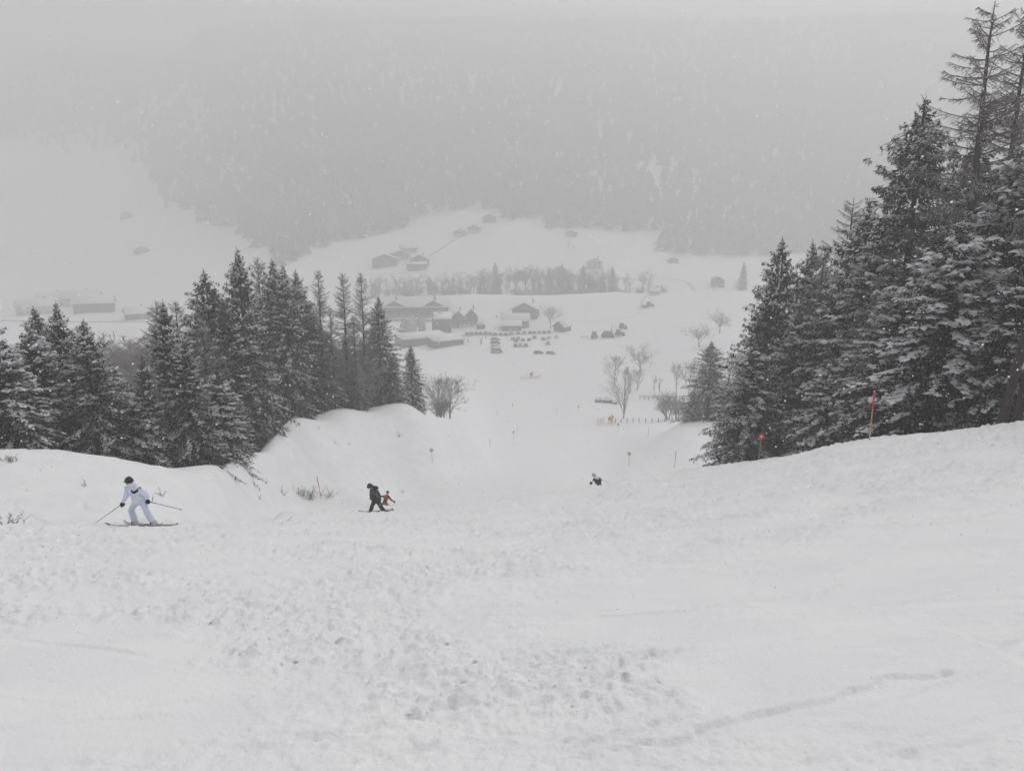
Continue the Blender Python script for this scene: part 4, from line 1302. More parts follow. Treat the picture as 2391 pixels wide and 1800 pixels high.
Rr = {'pelvis': .165, 'waist': .175, 'chest': .20, 'neck': .075, 'head': .10, 'sh_a': .105, 'el_a': .078, 'wr_a': .062, 'sh_b': .105, 'el_b': .088, 'wr_b': .066,
      'hip_a': .108, 'kn_a': .086, 'an_a': .108, 'hip_b': .108, 'kn_b': .086, 'an_b': .108}
PANT = {'hip_a', 'kn_a', 'an_a', 'hip_b', 'kn_b', 'an_b'}
body = skinned('body', J, BONES, Rr, lambda b, c: 2 if b == ('neck', 'head') else (1 if (b[1] in PANT or (b[0] == 'pelvis' and c[2] < J['pelvis'][2] - .02)) else 0), ['white_jacket', 'white_pants', 'skin'], PW)
# jacket hem, hood
hem = MB()
hp, hw_ = np.array(J['pelvis']), np.array(J['waist'])
ax = norm(hw_ - hp)
ring = lambda c, r, rz_: [tuple(np.array(c) + np.array([math.cos(t) * r, math.sin(t) * r * .82, math.cos(t) * rz_])) for t in np.linspace(0, 6.283, 20, endpoint=False)]
prof = [(hw_ + ax * .04, .205, .0), (hw_ - ax * .06, .213, .02), (hp - ax * .05 + np.array([-.02, 0, 0]), .222, .055), (hp - ax * .08 + np.array([-.02, 0, 0]), .215, .06)]
V = [p for c, r, z_ in prof for p in ring(c, r, z_)]
hem.add(V, [(i * 20 + j, i * 20 + (j + 1) % 20, (i + 1) * 20 + (j + 1) % 20, (i + 1) * 20 + j) for i in range(len(prof) - 1) for j in range(20)])
hem.build('jacket_hem', 'white_jacket', PW, True)
hd = MB()
hd.blob(jw(1020, 470, -.02), (.14, .13, .07), 5, .05, nu=14, nv=8)
hd.build('hood', 'white_jacket', PW, True)
helmet(PW, jw(985, 398, .05), .118, (-.75, .66, -.05), 'helmet')
# emblem on the back: a curved tick wrapped on the jacket
dgv = bpy.context.evaluated_depsgraph_get(); dgv.update()
swo = [(1142, 510), (1100, 540), (1050, 573), (1030, 580), (1018, 570), (1012, 545), (1004, 548), (1003, 575), (1010, 592), (1030, 600), (1055, 592), (1090, 562)]
top_e = [(1014, 538), (1014, 552), (1020, 561), (1034, 565), (1052, 559), (1074, 543), (1108, 518), (1148, 490)]
bot_e = [(996, 545), (998, 577), (1008, 600), (1032, 610), (1058, 602), (1086, 582), (1122, 550), (1156, 502)]
em = MB()
V = []
for (x, y) in top_e + bot_e:
    u, _, w = jw(x, y)
    ok, loc, nrm, _i = body.ray_cast(Vector((u, -1.0, w)), Vector((0, 1, 0)))
    V.append((u, (loc.y if ok else -.16) - .007, w))
n = len(top_e)
em.add(V, [(i, i + 1, n + i + 1, n + i) for i in range(n - 1)])
em.build('back_emblem', 'black', PW, False)
glove(jw(838, 840, .28), np.array(jw(265, 1220, .42)) - np.array(jw(838, 840, .28)), PW, 'black', 1.15)
glove(jw(1238, 775, -.14), np.array(jw(1750, 985, -.35)) - np.array(jw(1238, 775, -.14)), PW, 'black', 1.15)
boots(PW, [jw(1008, 1183, .15), jw(1288, 1192, -.10)], [(-.92, .38, 0), (-.98, .10, 0)], 'boot')
for nm, g in (('knee_seam', 'kn_a'), ('knee_seam', 'kn_b')):
    c = np.array(J[g]) + np.array([.01, 0, -.03])
    MB().tube([tuple(c + np.array([math.cos(t) * .101, math.sin(t) * .101, .012 * math.sin(t)])) for t in np.linspace(0, 6.283, 15)], .006, 5).build(nm, 'white_pants', PW, True)
ski_thing('ski', 'long black and white patterned ski under the white suited skier', 'ski', PW, jw(560, 1196, -.02), jw(1665, 1243, -.22), .095, .11, ['ski', 'carbon'], 'skis')
ski_thing('ski', 'second patterned ski under the bent leg of the white suited skier', 'ski', PW, jw(835, 1192, .52), jw(1420, 1228, -.02), .095, .11, ['ski', 'carbon'], 'skis')
ski_pole('ski pole held out in front by the white suited skier', PW, jw(838, 840, .28), jw(262, 1222, .42))
ski_pole('ski pole trailing behind the white suited skier', PW, jw(1236, 782, -.14), jw(1760, 988, -.35))

# --- snowboarder in black
PB = person_root('snowboarder all in black standing sideways on a board', 878, 1196, 38.0)
kb = 38.0 / FPX / 5.03
def jb(x, y, v=0.0):
    return ((x - 1175) * kb, v, (540 - y) * kb)
J = {'pelvis': jb(1186, 385), 'waist': jb(1180, 345), 'chest': jb(1165, 275), 'neck': jb(1142, 238), 'head': jb(1120, 212), 'sh_a': jb(1138, 262, .16), 'el_a': jb(1128, 320, .22), 'wr_a': jb(1124, 372, .20),
     'sh_b': jb(1188, 258, -.16), 'el_b': jb(1216, 318, -.20), 'wr_b': jb(1226, 368, -.18), 'hip_a': jb(1165, 405, .08), 'kn_a': jb(1132, 462, .06), 'an_a': jb(1116, 522, .02), 'hip_b': jb(1206, 405, -.08), 'kn_b': jb(1228, 460, -.06), 'an_b': jb(1256, 516, -.02)}
Rr = {'pelvis': .20, 'waist': .22, 'chest': .225, 'neck': .085, 'head': .105, 'sh_a': .11, 'el_a': .095, 'wr_a': .075, 'sh_b': .11, 'el_b': .095, 'wr_b': .075, 'hip_a': .13, 'kn_a': .108, 'an_a': .11, 'hip_b': .13, 'kn_b': .108, 'an_b': .11}
skinned('body', J, BONES, Rr, lambda b, c: 1 if b == ('neck', 'head') else 0, ['black', 'skin'], PB)
MB().blob(jb(1172, 240), (.19, .17, .11), 6, .08, nu=14, nv=8).build('hood', 'black', PB, True)
MB().tube([jb(1176, 330), jb(1182, 372), jb(1186, 398)], [.23, .25, .255], 16).build('jacket_hem', 'black', PB, True)
helmet(PB, jb(1117, 212), .145, (-.93, .3, -.18), 'helmet')
glove(jb(1122, 385, .2), (0, 0, 1), PB, 'black', 1.2)
glove(jb(1228, 380, -.18), (0, 0, 1), PB, 'black', 1.2)
boots(PB, [jb(1112, 520, .02), jb(1262, 514, -.02)], [(-.35, .93, 0), (.3, .95, 0)], 'black')
rg = np.random.default_rng(8)
fl = MB()
for i in range(46):
    x, y = rg.uniform(1120, 1228), rg.uniform(225, 500)
    if y > 400 and 1150 < x < 1212: continue
    u, _, w = jb(x, y)
    ok, loc, nrm, _i = [k for k in PB.children if k.name.startswith('body')][0].ray_cast(Vector((u, -1, w)), Vector((0, 1, 0)))
    if ok:
        fl.blob(tuple(loc), (rg.uniform(.010, .028), .012, rg.uniform(.008, .018)), i, .3, nu=6, nv=4)
fl.build('clinging_snow', 'snow_soft', PB, True)
ski_thing('snowboard', 'pale snowboard with dark nose under the black clad boarder', 'snowboard', PB, jb(976, 552, -.05), jb(1378, 508, .1), .26, .10, ['ski', 'tyre'], None, th=.025, sink=-.01)

# --- skier in red and black
PR = person_root('crouching skier in red and black beside the snowboarder', 899, 1180, 56.0)
kr = 56.0 / FPX / 5.03
def jr(x, y, v=0.0):
    return ((x - 1290) * kr, v, (446 - y) * kr)
J = {'pelvis': jr(1290, 368), 'waist': jr(1300, 340), 'chest': jr(1312, 300, .1), 'neck': jr(1320, 276, .14), 'head': jr(1328, 252, .16), 'sh_a': jr(1288, 292, .12), 'el_a': jr(1262, 302, .28), 'wr_a': jr(1250, 308, .42),
     'sh_b': jr(1338, 296, .05), 'el_b': jr(1358, 332, .05), 'wr_b': jr(1392, 364, .1), 'hip_a': jr(1278, 378, .06), 'kn_a': jr(1246, 396, .22), 'an_a': jr(1238, 430, .05), 'hip_b': jr(1304, 378, -.06), 'kn_b': jr(1324, 394, .2), 'an_b': jr(1278, 432, .0)}
Rr = {'pelvis': .15, 'waist': .155, 'chest': .165, 'neck': .075, 'head': .1, 'sh_a': .09, 'el_a': .075, 'wr_a': .06, 'sh_b': .09, 'el_b': .075, 'wr_b': .06, 'hip_a': .11, 'kn_a': .085, 'an_a': .07, 'hip_b': .11, 'kn_b': .085, 'an_b': .07}
def mr(b, c):
    if b == ('neck', 'head'): return 2
    if b[0] in ('chest', 'neck') and b[1] in ('neck',) : return 1
    if b[1] in ('waist', 'chest') and c[0] > J['waist'][0] + .03: return 1
    if b[1] in ('sh_a',) or b == ('pelvis', 'hip_b'): return 1
    return 0
skinned('body', J, BONES, Rr, mr, ['black', 'red_fabric', 'skin'], PR)
helmet(PR, jr(1328, 249, .16), .135, (.2, .97, -.1), 'helmet', 'sign_white')
glove(jr(1248, 308, .45), (0, .3, -1), PR, 'black', 1.2)
glove(jr(1400, 370, .12), (0, 0, -1), PR, 'black', 1.2)
boots(PR, [jr(1240, 432, .05), jr(1276, 434, .0)], [(.5, .86, 0), (.5, .86, 0)], 'black')
ski_thing('ski', 'red ski under the crouching red and black skier', 'ski', PR, jr(1352, 428, .9), jr(1236, 446, -.7), .10, .12, ['red_fabric', 'red_fabric'], 'skis')
ski_thing('ski', 'red ski under the outer leg of the crouching red and black skier', 'ski', PR, jr(1312, 432, .9), jr(1200, 448, -.7), .10, .12, ['red_fabric', 'red_fabric'], 'skis')
ski_pole('short upright ski pole of the crouching red and black skier', PR, jr(1396, 368, .12), jr(1396, 430, .2))
ski_pole('ski pole tucked on the far arm of the crouching red and black skier', PR, jr(1248, 308, .45), jr(1205, 360, -.3))

# --- skier with the white helmet, legs hidden by the roll of the slope
D4 = 51.0
PT = person_root('tucked skier in black with white helmet and white shoulders', 1394, 1150, D4)
k4 = D4 / FPX / 7.373
oz = PT.location.z
_, _, dz4 = pix_dir(1394, 1040 + 680 / 7.373)
zoff = EYE + D4 * dz4 - oz
def jt(x, y, v=0.0):
    return ((x - 400) * k4, v, zoff + (680 - y) * k4)
J = {'pelvis': jt(432, 630), 'waist': jt(418, 605, .05), 'chest': jt(388, 555, .12), 'neck': jt(360, 525, .16), 'head': jt(340, 500, .2), 'sh_a': jt(350, 560, .22), 'el_a': jt(334, 610, .3), 'wr_a': jt(300, 645, .34),
     'sh_b': jt(408, 540, -.02), 'el_b': jt(425, 538, .14), 'wr_b': jt(432, 545, .2), 'hip_a': jt(420, 655, .1), 'kn_a': jt(395, 730, .3), 'an_a': jt(420, 820, .1), 'hip_b': jt(446, 655, -.08), 'kn_b': jt(440, 730, .1), 'an_b': jt(460, 820, -.05)}
for kx in ('an_a', 'an_b'):
    J[kx] = (J[kx][0], J[kx][1], min(J[kx][2], .16))
    kn = 'kn' + kx[2:]
    J[kn] = (J[kn][0], J[kn][1], (J[kx][2] + J['pelvis'][2]) / 2)
Rr = {'pelvis': .19, 'waist': .19, 'chest': .185, 'neck': .085, 'head': .1, 'sh_a': .1, 'el_a': .07, 'wr_a': .058, 'sh_b': .088, 'el_b': .07, 'wr_b': .058, 'hip_a': .11, 'kn_a': .085, 'an_a': .075, 'hip_b': .11, 'kn_b': .085, 'an_b': .075}
def mt(b, c):
    if b == ('neck', 'head'): return 2
    if b in (('chest', 'neck'), ('el_a', 'wr_a')) or (c[2] > J['chest'][2] + .01 and b[1] not in ('el_a', 'wr_b')): return 1
    return 0
skinned('body', J, BONES, Rr, mt, ['black', 'sign_white', 'skin'], PT)
helmet(PT, jt(335, 495, .2), .13, (-.85, .5, -.3), 'helmet_white', 'tyre')
glove(jt(286, 660, .36), (-.5, .3, -1), PT, 'black', 1.7)
glove(jt(434, 548, .2), (1, 0, -.4), PT, 'black', 1.2)
boots(PT, [J['an_a'], J['an_b']], [(-.5, .86, 0), (-.5, .86, 0)], 'black')
za = J['an_a']
ski_thing('ski', 'ski of the tucked skier hidden by the roll of the slope', 'ski', PT, (-.75, 1.0, -.32), (.45, -.7, .28), .1, .12, ['ski', 'carbon'], 'skis')
ski_pole('ski pole pointing back from the tucked skier in white helmet', PT, jt(436, 550, .2), jt(625, 640, -.2))
#@@B

# ------------------------------------------------------------------ buildings
_unit = {}
def window(parent, x, y, z, w, h, rz, name='window'):
    """window set into a wall: frame proud of the wall, pane recessed; faces local -y before the turn"""
    if 'f' not in _unit:
        f = MB()
        f.box((0, 0, .46), (1.0, .10, .08)); f.box((0, 0, -.46), (1.0, .10, .08)); f.box((-.46, 0, 0), (.08, .10, .84)); f.box((.46, 0, 0), (.08, .10, .84)); f.box((0, 0, 0), (.05, .08, .84))
        _unit['f'] = f.mesh('window', 'frame')
        _unit['p'] = MB().box((0, .02, 0), (.86, .04, .86)).mesh('pane', 'glass')
    o = link(name, _unit['f'], parent)
    o.location = (x, y, z); o.rotation_euler = (0, 0, rz); o.scale = (w, 1, h)
    link('pane', _unit['p'], o)
    return o

def gable_roof(parent, w, l, h, rh, ov, ridge, snow=.35, name='roof'):
    """two slopes over a w (x) by l (y) block; ridge along 'x' or 'y'"""
    half = (l if ridge == 'x' else w) / 2
    lenh = (w if ridge == 'x' else l) / 2 + ov
    k = rh / half
    e = half + ov
    ax = 'x' if ridge == 'x' else 'y'
    prof = lambda lo, hi: [(-e, h - k * ov + lo), (0, h + rh + lo), (e, h - k * ov + lo), (e, h - k * ov + hi), (0, h + rh + hi), (-e, h - k * ov + hi)]
    r = MB().prism(prof(.02, .22), ax, -lenh, lenh).build(name, 'wood_dark', parent)
    s = MB().prism([(-e - .06, h - k * ov + .23), (0, h + rh + .23), (e + .06, h - k * ov + .23), (e + .02, h - k * ov + .23 + snow * .9), (half * .25, h + rh * .76 + .23 + snow), (0, h + rh + .23 + snow * .9), (-half * .25, h + rh * .76 + .23 + snow), (-e - .02, h - k * ov + .23 + snow * .9)], ax, -lenh - .05, lenh + .05)
    s.build('roof_snow', 'snow_soft', r)
    return r

def house(name, label, p, rz, w, l, h, rh, ridge='y', wall='wood_dark', low=None, win=(), ov=.9, chimney=None, balcony=False, door=None, group=None, cat='house', snow=.35, skirt=3.0):
    """win: (side, columns, rows, z0, dz, window width, window height); sides f (towards -y), r (+x), l (-x)"""
    o = thing(name, label, cat, p, rz, group)
    hw, hl = w / 2, l / 2
    h0 = low or 0
    if low:
        MB().box((0, 0, (low - skirt) / 2), (w - .06, l - .06, low + skirt)).build('lower_wall', 'plaster' if wall != 'plaster' else 'plaster_grey', o)
    if ridge == 'y':
        poly = [(-hw, h0 - (0 if low else skirt)), (hw, h0 - (0 if low else skirt)), (hw, h), (0, h + rh), (-hw, h)]
        MB().prism(poly, 'y', -hl, hl).build('wall', wall, o)
    else:
        poly = [(-hl, h0 - (0 if low else skirt)), (hl, h0 - (0 if low else skirt)), (hl, h), (0, h + rh), (-hl, h)]
        MB().prism(poly, 'x', -hw, hw).build('wall', wall, o)
    gable_roof(o, w, l, h, rh, ov, ridge, snow)
    for (side, nc, nr, z0, dz, ww, wh) in win:
        for r in range(nr):
            for c in range(nc):
                t = (c + .5) / nc - .5
                z = z0 + r * dz
                if side == 'f':
                    window(o, t * w * .9, -hl - .03, z, ww, wh, 0)
                elif side == 'r':
                    window(o, hw + .03, t * l * .9, z, ww, wh, math.pi / 2)
                else:
                    window(o, -hw - .03, t * l * .9, z, ww, wh, -math.pi / 2)
    if door is not None:
        MB().box((door, -hl - .04, 1.05), (1.1, .12, 2.1)).build('door', 'wood_mid', o)
    if chimney:
        c = MB().box((chimney[0], chimney[1], h + rh + .5), (.8, .8, 2.4)).build('chimney', 'plaster_grey', o)
        MB().box((chimney[0], chimney[1], h + rh + 1.82), (.95, .95, .22)).build('chimney_snow', 'snow_soft', c)
    if balcony:
        b = MB().box((0, -hl - .55, h - 1.6), (w * .86, 1.1, .14)).build('balcony', 'wood_dark', o)
        n = int(w * .86 / .8)
        for k in range(n + 1):
            MB().box((-w * .43 + k * w * .86 / n, -hl - 1.06, h - 1.05), (.09, .07, 1.0)).build('baluster', 'wood_dark', b)
        MB().box((0, -hl - 1.06, h - .5), (w * .88, .12, .12)).build('handrail', 'wood_dark', b)
    return o

def face(p, extra=0.0):
    return math.atan2(-p.x, p.y) + extra

def pos(px, d, dz=0.0):
    p = at(px, d)
    p.z += dz
    return p

# long apartment block with two cross gables
p = pos(968, 446, -.5)
A = thing('apartment_block', 'long apartment block with two dark timber cross gables', 'building', p, face(p, -.05))
MB().box((0, 0, -1.0), (40, 13, 8.2)).build('lower_wall', 'plaster_grey', A)
MB().box((0, -.12, 4.6), (40.3, 13.2, 3.2)).build('upper_wall', 'wood_dark', A)
gable_roof(A, 40, 13, 6.2, 4.6, 1.3, 'x', .4)
for gx in (-11.5, 11.5):
    g = MB().prism([(gx - 6.0, 6.2), (gx + 6.0, 6.2), (gx, 9.4)], 'y', -7.4, -.4).build('gable', 'wood_mid', A)
    for s in (-1, 1):
        MB().prism([(gx, 9.45), (gx + s * 7.2, 5.75), (gx + s * 7.2, 6.35), (gx, 10.05)], 'y', -8.4, 0).build('gable_snow', 'snow_soft', g)
    MB().box((gx + 1.0, -2.5, 10.6), (1.0, 1.0, 1.6)).build('chimney', 'wood_dark', A)
for k in range(9):
    window(A, -17.6 + k * 4.4, -6.76, 4.7, 1.9, 1.6, 0)
for k in range(9):
    window(A, -17.6 + k * 4.4, -6.53, 1.4, 1.6, 1.6, 0)
for k in range(5):
    b = MB().box((-16 + 8 * k, -7.3, 3.15), (6.0, 1.2, .9)).build('balcony', 'wood_dark', A)

# dark block with a single pitched roof
p = pos(1034, 398)
o = thing('timber_block', 'tall dark timber block with a single pitched snowy roof', 'building', p, face(p, .02))
MB().prism([(-5, -3), (5, -3), (5, 9.4), (-5, 7.4)], 'x', -4.4, 4.4).build('wall', 'wood_dark', o)
r = MB().prism([(-5.7, 7.2), (5.6, 9.6), (5.6, 9.85), (-5.7, 7.45)], 'x', -4.9, 4.9).build('roof', 'wood_dark', o)
MB().prism([(-5.75, 7.46), (5.65, 9.86), (5.6, 10.3), (-5.7, 7.85)], 'x', -4.95, 4.95).build('roof_snow', 'snow_soft', r)
for k in range(3):
    for z in (1.3, 4.2):
        window(o, -2.8 + 2.8 * k, -5.03, z, 1.2, 1.3, 0)
MB().box((-4.9, 1.2, 4.5), (1.6, 5.6, 9.0)).build('stair_tower', 'wood_mid', o)
MB().box((-1.5, 2.5, 10.2), (.9, .9, 1.2)).build('chimney', 'plaster_grey', o)

# two-gabled inn
for k, (px, d, w) in enumerate([(1070, 416, 8.2), (1101, 418, 7.0)]):
    p = pos(px, d)
    house('village_house', ['steep gabled brown house next to the tall dark timber block', 'narrow steep gabled house next to the open shelter'][k], p, face(p), w, 11, 5.2, 4.0, 'y', 'wood_mid', 2.2,
          [('f', 3, 1, 1.2, 0, .9, 1.1), ('f', 3, 1, 3.9, 0, .9, 1.1), ('f', 1, 1, 6.6, 0, 1.0, 1.1)], .7, (1.2, 1.5), door=0.0)
p = pos(1123, 402)
o = thing('open_shelter', 'small open shelter with snowy gable roof beside the parking', 'shelter', p, face(p))
for sx in (-2.1, 2.1):
    for sy in (-1.6, 1.6):
        MB().box((sx, sy, 1.0), (.22, .22, 2.8)).build('post', 'wood_dark', o)
MB().box((0, 1.6, 1.2), (4.2, .12, 2.4)).build('back_wall', 'wood_dark', o)
gable_roof(o, 4.4, 3.6, 2.4, 1.7, .4, 'y', .4)
# farmhouse, barn with lean-to, hut
p = pos(1228, 438)
house('farmhouse', 'large farmhouse with wide low gable and chimney', p, face(p, -.12), 14.5, 15, 5.4, 3.4, 'y', 'plaster_grey', None,
      [('f', 5, 1, 1.4, 0, 1.1, 1.2), ('f', 5, 1, 4.1, 0, 1.1, 1.2), ('f', 2, 1, 6.8, 0, 1.0, 1.1), ('r', 4, 2, 1.5, 2.6, 1.1, 1.2)], 1.5, (4.0, 2.0), balcony=True, door=-1.6)
p = pos(1203, 408)
house('barn', 'barn with broad unbroken snowy roof in front of the farmhouse', p, face(p, .03), 14.5, 9.5, 4.0, 3.0, 'x', 'wood_dark', None, [('f', 3, 1, 2.2, 0, 1.0, .9)], .8, cat='barn', snow=.5)
p = pos(1194, 398)
o = thing('lean_to_shed', 'low shed with single snowy roof against the barn', 'shed', p, face(p, .03))
MB().prism([(-3, -2), (3, -2), (3, 4.2), (-3, 2.5)], 'x', -5.2, 5.2).build('wall', 'wood_dark', o)
r = MB().prism([(-3.6, 2.4), (3.2, 4.35), (3.2, 4.55), (-3.6, 2.6)], 'x', -5.7, 5.7).build('roof', 'wood_dark', o)
MB().prism([(-3.65, 2.61), (3.2, 4.56), (3.2, 5.0), (-3.6, 3.0)], 'x', -5.75, 5.75).build('roof_snow', 'snow_soft', r)
MB().box((1.5, -3.05, 1.1), (2.6, .14, 2.2)).build('door', 'wood_mid', o)
p = pos(1313, 392)
house('hay_hut', 'small timber hut with steep snowy roof beside the parking rows', p, face(p, -.55), 6.2, 7.4, 3.0, 2.6, 'y', 'wood_dark', None, [('f', 1, 1, 3.8, 0, .8, .8)], .8, cat='hut', door=1.0, snow=.4)
# two low flat sheds beside the lift
for k, (px, d, w, l, rz, lab) in enumerate([(984, 372, 24, 11, .42, 'long low lift shed with flat snowy roof behind the end spruce'), (1040, 362, 15, 10, .42, 'smaller low shed with flat snowy roof by the run-out')]):
    p = pos(px, d, -1.2)
    o = thing('lift_shed', lab, 'shed', p, face(p, rz))
    MB().prism([(-l / 2, -3), (l / 2, -3), (l / 2, 5.4), (-l / 2, 4.2)], 'x', -w / 2, w / 2).build('wall', 'wood_dark', o)
    r = MB().prism([(-l / 2 - .6, 4.1), (l / 2 + .6, 5.5), (l / 2 + .6, 5.75), (-l / 2 - .6, 4.35)], 'x', -w / 2 - .6, w / 2 + .6).build('roof', 'wood_dark', o)
    MB().prism([(-l / 2 - .65, 4.36), (l / 2 + .65, 5.76), (l / 2 + .6, 6.2), (-l / 2 - .6, 4.8)], 'x', -w / 2 - .65, w / 2 + .65).build('roof_snow', 'snow_soft', r)
    for c in range(4):
        window(o, -w * .36 + c * w * .24, -l / 2 - .03, 2.2, 1.6, 1.0, 0)
# lamp post by the shelter
p = pos(1126, 400)
o = thing('lamp_post', 'thin lamp post beside the open shelter', 'lamp post', p)
MB().tube([(0, 0, -.3), (0, 0, 5.6)], [.09, .06], 8).build('post', 'metal', o)
MB().box((.3, 0, 5.6), (.8, .2, .12)).build('lamp_head', 'metal', o)

# houses on the far slope
FARH = [(1307, 566, 11, 9, 6.0, 3.6, 'y', 'plaster', 'tall pale house with dark gable above the tree row', 3, 2), (1388, 600, 13, 11, 4.8, 2.6, 'y', 'plaster', 'pale chalet on the open slope beside the snowy garage roof', 3, 2),
        (1675, 545, 9, 8, 4.2, 2.6, 'y', 'wood_dark', 'dark hut above the crest tree on the far field', 1, 1), (1571, 640, 9, 8, 2.4, 2.2, 'y', 'wood_mid', 'small snow buried hut below the forest edge', 1, 1),
        (1334, 696, 10, 9, 2.6, 2.2, 'y', 'wood_mid', 'snowy hut high on the slope under the forest', 1, 1), (1214, 563, 10, 9, 3.6, 2.6, 'y', 'wood_dark', 'dark hut half hidden behind the tree row', 1, 1),
        (1072, 690, 11, 9, 3.6, 2.4, 'y', 'wood_mid', 'lowest of three chalets along the hillside track', 3, 1), (1107, 697, 12, 9, 3.8, 2.4, 'y', 'wood_mid', 'middle of three chalets along the hillside track', 3, 1), (1143, 716, 12, 9, 3.8, 2.6, 'y', 'wood_dark', 'topmost of three chalets along the hillside track', 3, 1),
        (900, 610, 20, 15, 6.0, 3.6, 'y', 'wood_dark', 'big dark farmhouse of the hillside hamlet', 5, 2), (935, 628, 16, 12, 4.0, 3.0, 'y', 'wood_mid', 'long roofed house behind the big dark hamlet farmhouse', 4, 1), (955, 650, 14, 11, 4.0, 3.0, 'x', 'wood_mid', 'uppermost house of the hillside hamlet', 4, 1),
        (980, 598, 15, 12, 5.0, 3.4, 'y', 'wood_dark', 'gabled barn of the hamlet beside the small spruce', 4, 1), (973, 585, 15, 8, 4.4, 1.2, 'x', 'plaster_grey', 'pale garage building below the hamlet barn', 5, 1),
        (88, 505, 24, 14, 5.5, 4.0, 'x', 'plaster', 'hazy house outermost beyond the bank spruces', 6, 1), (190, 545, 22, 14, 6.0, 4.4, 'x', 'plaster', 'hazy house behind the large snowy double roof', 6, 2), (222, 512, 24, 14, 6.5, 4.6, 'x', 'wood_dark', 'hazy large house with snowy dormered roof beyond the hollow', 6, 2),
        (322, 478, 14, 12, 4.0, 3.2, 'x', 'wood_dark', 'hazy low house near the leafless hollow trees', 3, 1), (125, 540, 18, 12, 5.0, 4.0, 'x', 'plaster', 'hazy house between the two larger hazy houses', 5, 1),
        (330, 770, 14, 10, 3.6, 2.8, 'y', 'wood_mid', 'faint hay barn low on the misty snowfield', 1, 1), (295, 900, 14, 10, 3.8, 2.8, 'y', 'wood_mid', 'faint hay barn high on the misty snowfield', 1, 1), (515, 860, 11, 9, 3.4, 2.6, 'y', 'wood_mid', 'faint hay barn at the edge of the misty forest', 1, 1)]
for (px, d, w, l, h, rh, ridge, wall, lab, nc, nr) in FARH:
    p = pos(px, d)
    far = d > 520 and px < 400
    house('hay_barn' if 'barn' in lab or 'hut' in lab else 'chalet', lab, p, face(p, rt.uniform(-.15, .15)), w, l, h, rh, ridge, wall, 2.3 if wall == 'wood_mid' and nc > 2 else None,
          [('f', nc, nr, 1.5, 2.7, 1.1, 1.2)], 1.0, (w * .2, 1.0) if nc > 2 else None, balcony=(nc == 3 and h > 3.7 and ridge == 'y'), door=w * .3 if nc > 1 else 0.0, cat='barn' if 'barn' in lab else 'hut' if 'hut' in lab else 'house')
p = pos(1386, 550)
house('garage', 'wide snowy roofed garage behind the tree row spruces', p, face(p), 16, 10, 3.4, 2.0, 'x', 'wood_dark', None, [('f', 4, 1, 1.6, 0, 1.6, 1.2)], .8, cat='garage')
p = pos(1529, 470)
house('kiosk', 'small white kiosk at the end of the curving track', p, face(p), 6.0, 4.0, 2.3, 1.6, 'x', 'plaster', None, [('f', 2, 1, 1.4, 0, 1.0, .9)], .5, cat='kiosk')

# ------------------------------------------------------------------ ploughed roads and tracks laid on the snow
def ribbon(name, label, pts, w, mat_, lift=.06):
    P = [at(px, d) for px, d in pts]
    P = [P[0]] + P + [P[-1]]
    out = []
    for i in range(1, len(P) - 2):
        for t in np.linspace(0, 1, 14, endpoint=False):
            a, b, c, e = P[i - 1], P[i], P[i + 1], P[i + 2]
            out.append(.5 * ((2 * b) + (c - a) * t + (2 * a - 5 * b + 4 * c - e) * t * t + (3 * b - a - 3 * c + e) * t ** 3))
    out.append(P[-1])
    V = []
    for i, q in enumerate(out):
        dq = (out[min(i + 1, len(out) - 1)] - out[max(0, i - 1)])
        s = Vector((-dq.y, dq.x, 0)).normalized() * w / 2
        for sg in (-1, 0, 1):
            x, y = q.x + s.x * sg, q.y + s.y * sg
            V.append((x, y, ground(x, y) + lift + (.02 if sg == 0 else 0)))
    F = [(i * 3 + j, i * 3 + j + 1, i * 3 + 4 + j, i * 3 + 3 + j) for i in range(len(out) - 1) for j in range(2)]
    o = MB().add(V, F).build(name, mat_)
    return tag(o, label, None, kind='structure')
M['track'] = mat('packed_track_snow', (.55, .55, .56), .9, noise=.15, nscale=.15)
ribbon('car_park_road', 'dark ploughed lane of the car park beside the apartment block', [(955, 384), (957, 400), (962, 418), (970, 431)], 7, M['road'], .10)
ribbon('village_road', 'ploughed road in front of the apartment block', [(900, 432), (970, 432), (1040, 428)], 6, M['road'], .12)
ribbon('car_park_lane', 'packed lane between the parking rows', [(1010, 383), (1060, 381), (1150, 384), (1250, 388)], 6, M['track'], .08)
for off in (-.9, .9):
    ribbon('wheel_track', 'wheel rut winding up to the kiosk', [(1260, 420), (1340, 424), (1450, 428), (1489, 436), (1496, 452), (1508, 466), (1520, 472)][:], .7, M['track'], .06 + .01 * off)
    ribbon('wheel_track', 'wheel rut climbing to the three chalets', [(985 + off, 618), (1020 + off, 646), (1060 + off, 676), (1090, 690 + off)], 1.0, M['road'], .10 + .01 * off)
    ribbon('wheel_track', 'wheel rut curving over the far field', [(1420, 566 + off), (1530, 562 + off), (1590, 556 + off), (1610 + off * 3, 546), (1620 + off * 3, 530), (1634 + off * 3, 520)], 1.0, M['track'], .12 + .01 * off)
ribbon('far_road', 'thin road along the foot of the far field', [(850, 575), (940, 574), (1080, 572), (1200, 570), (1290, 570)], 2.0, M['track'], .1)

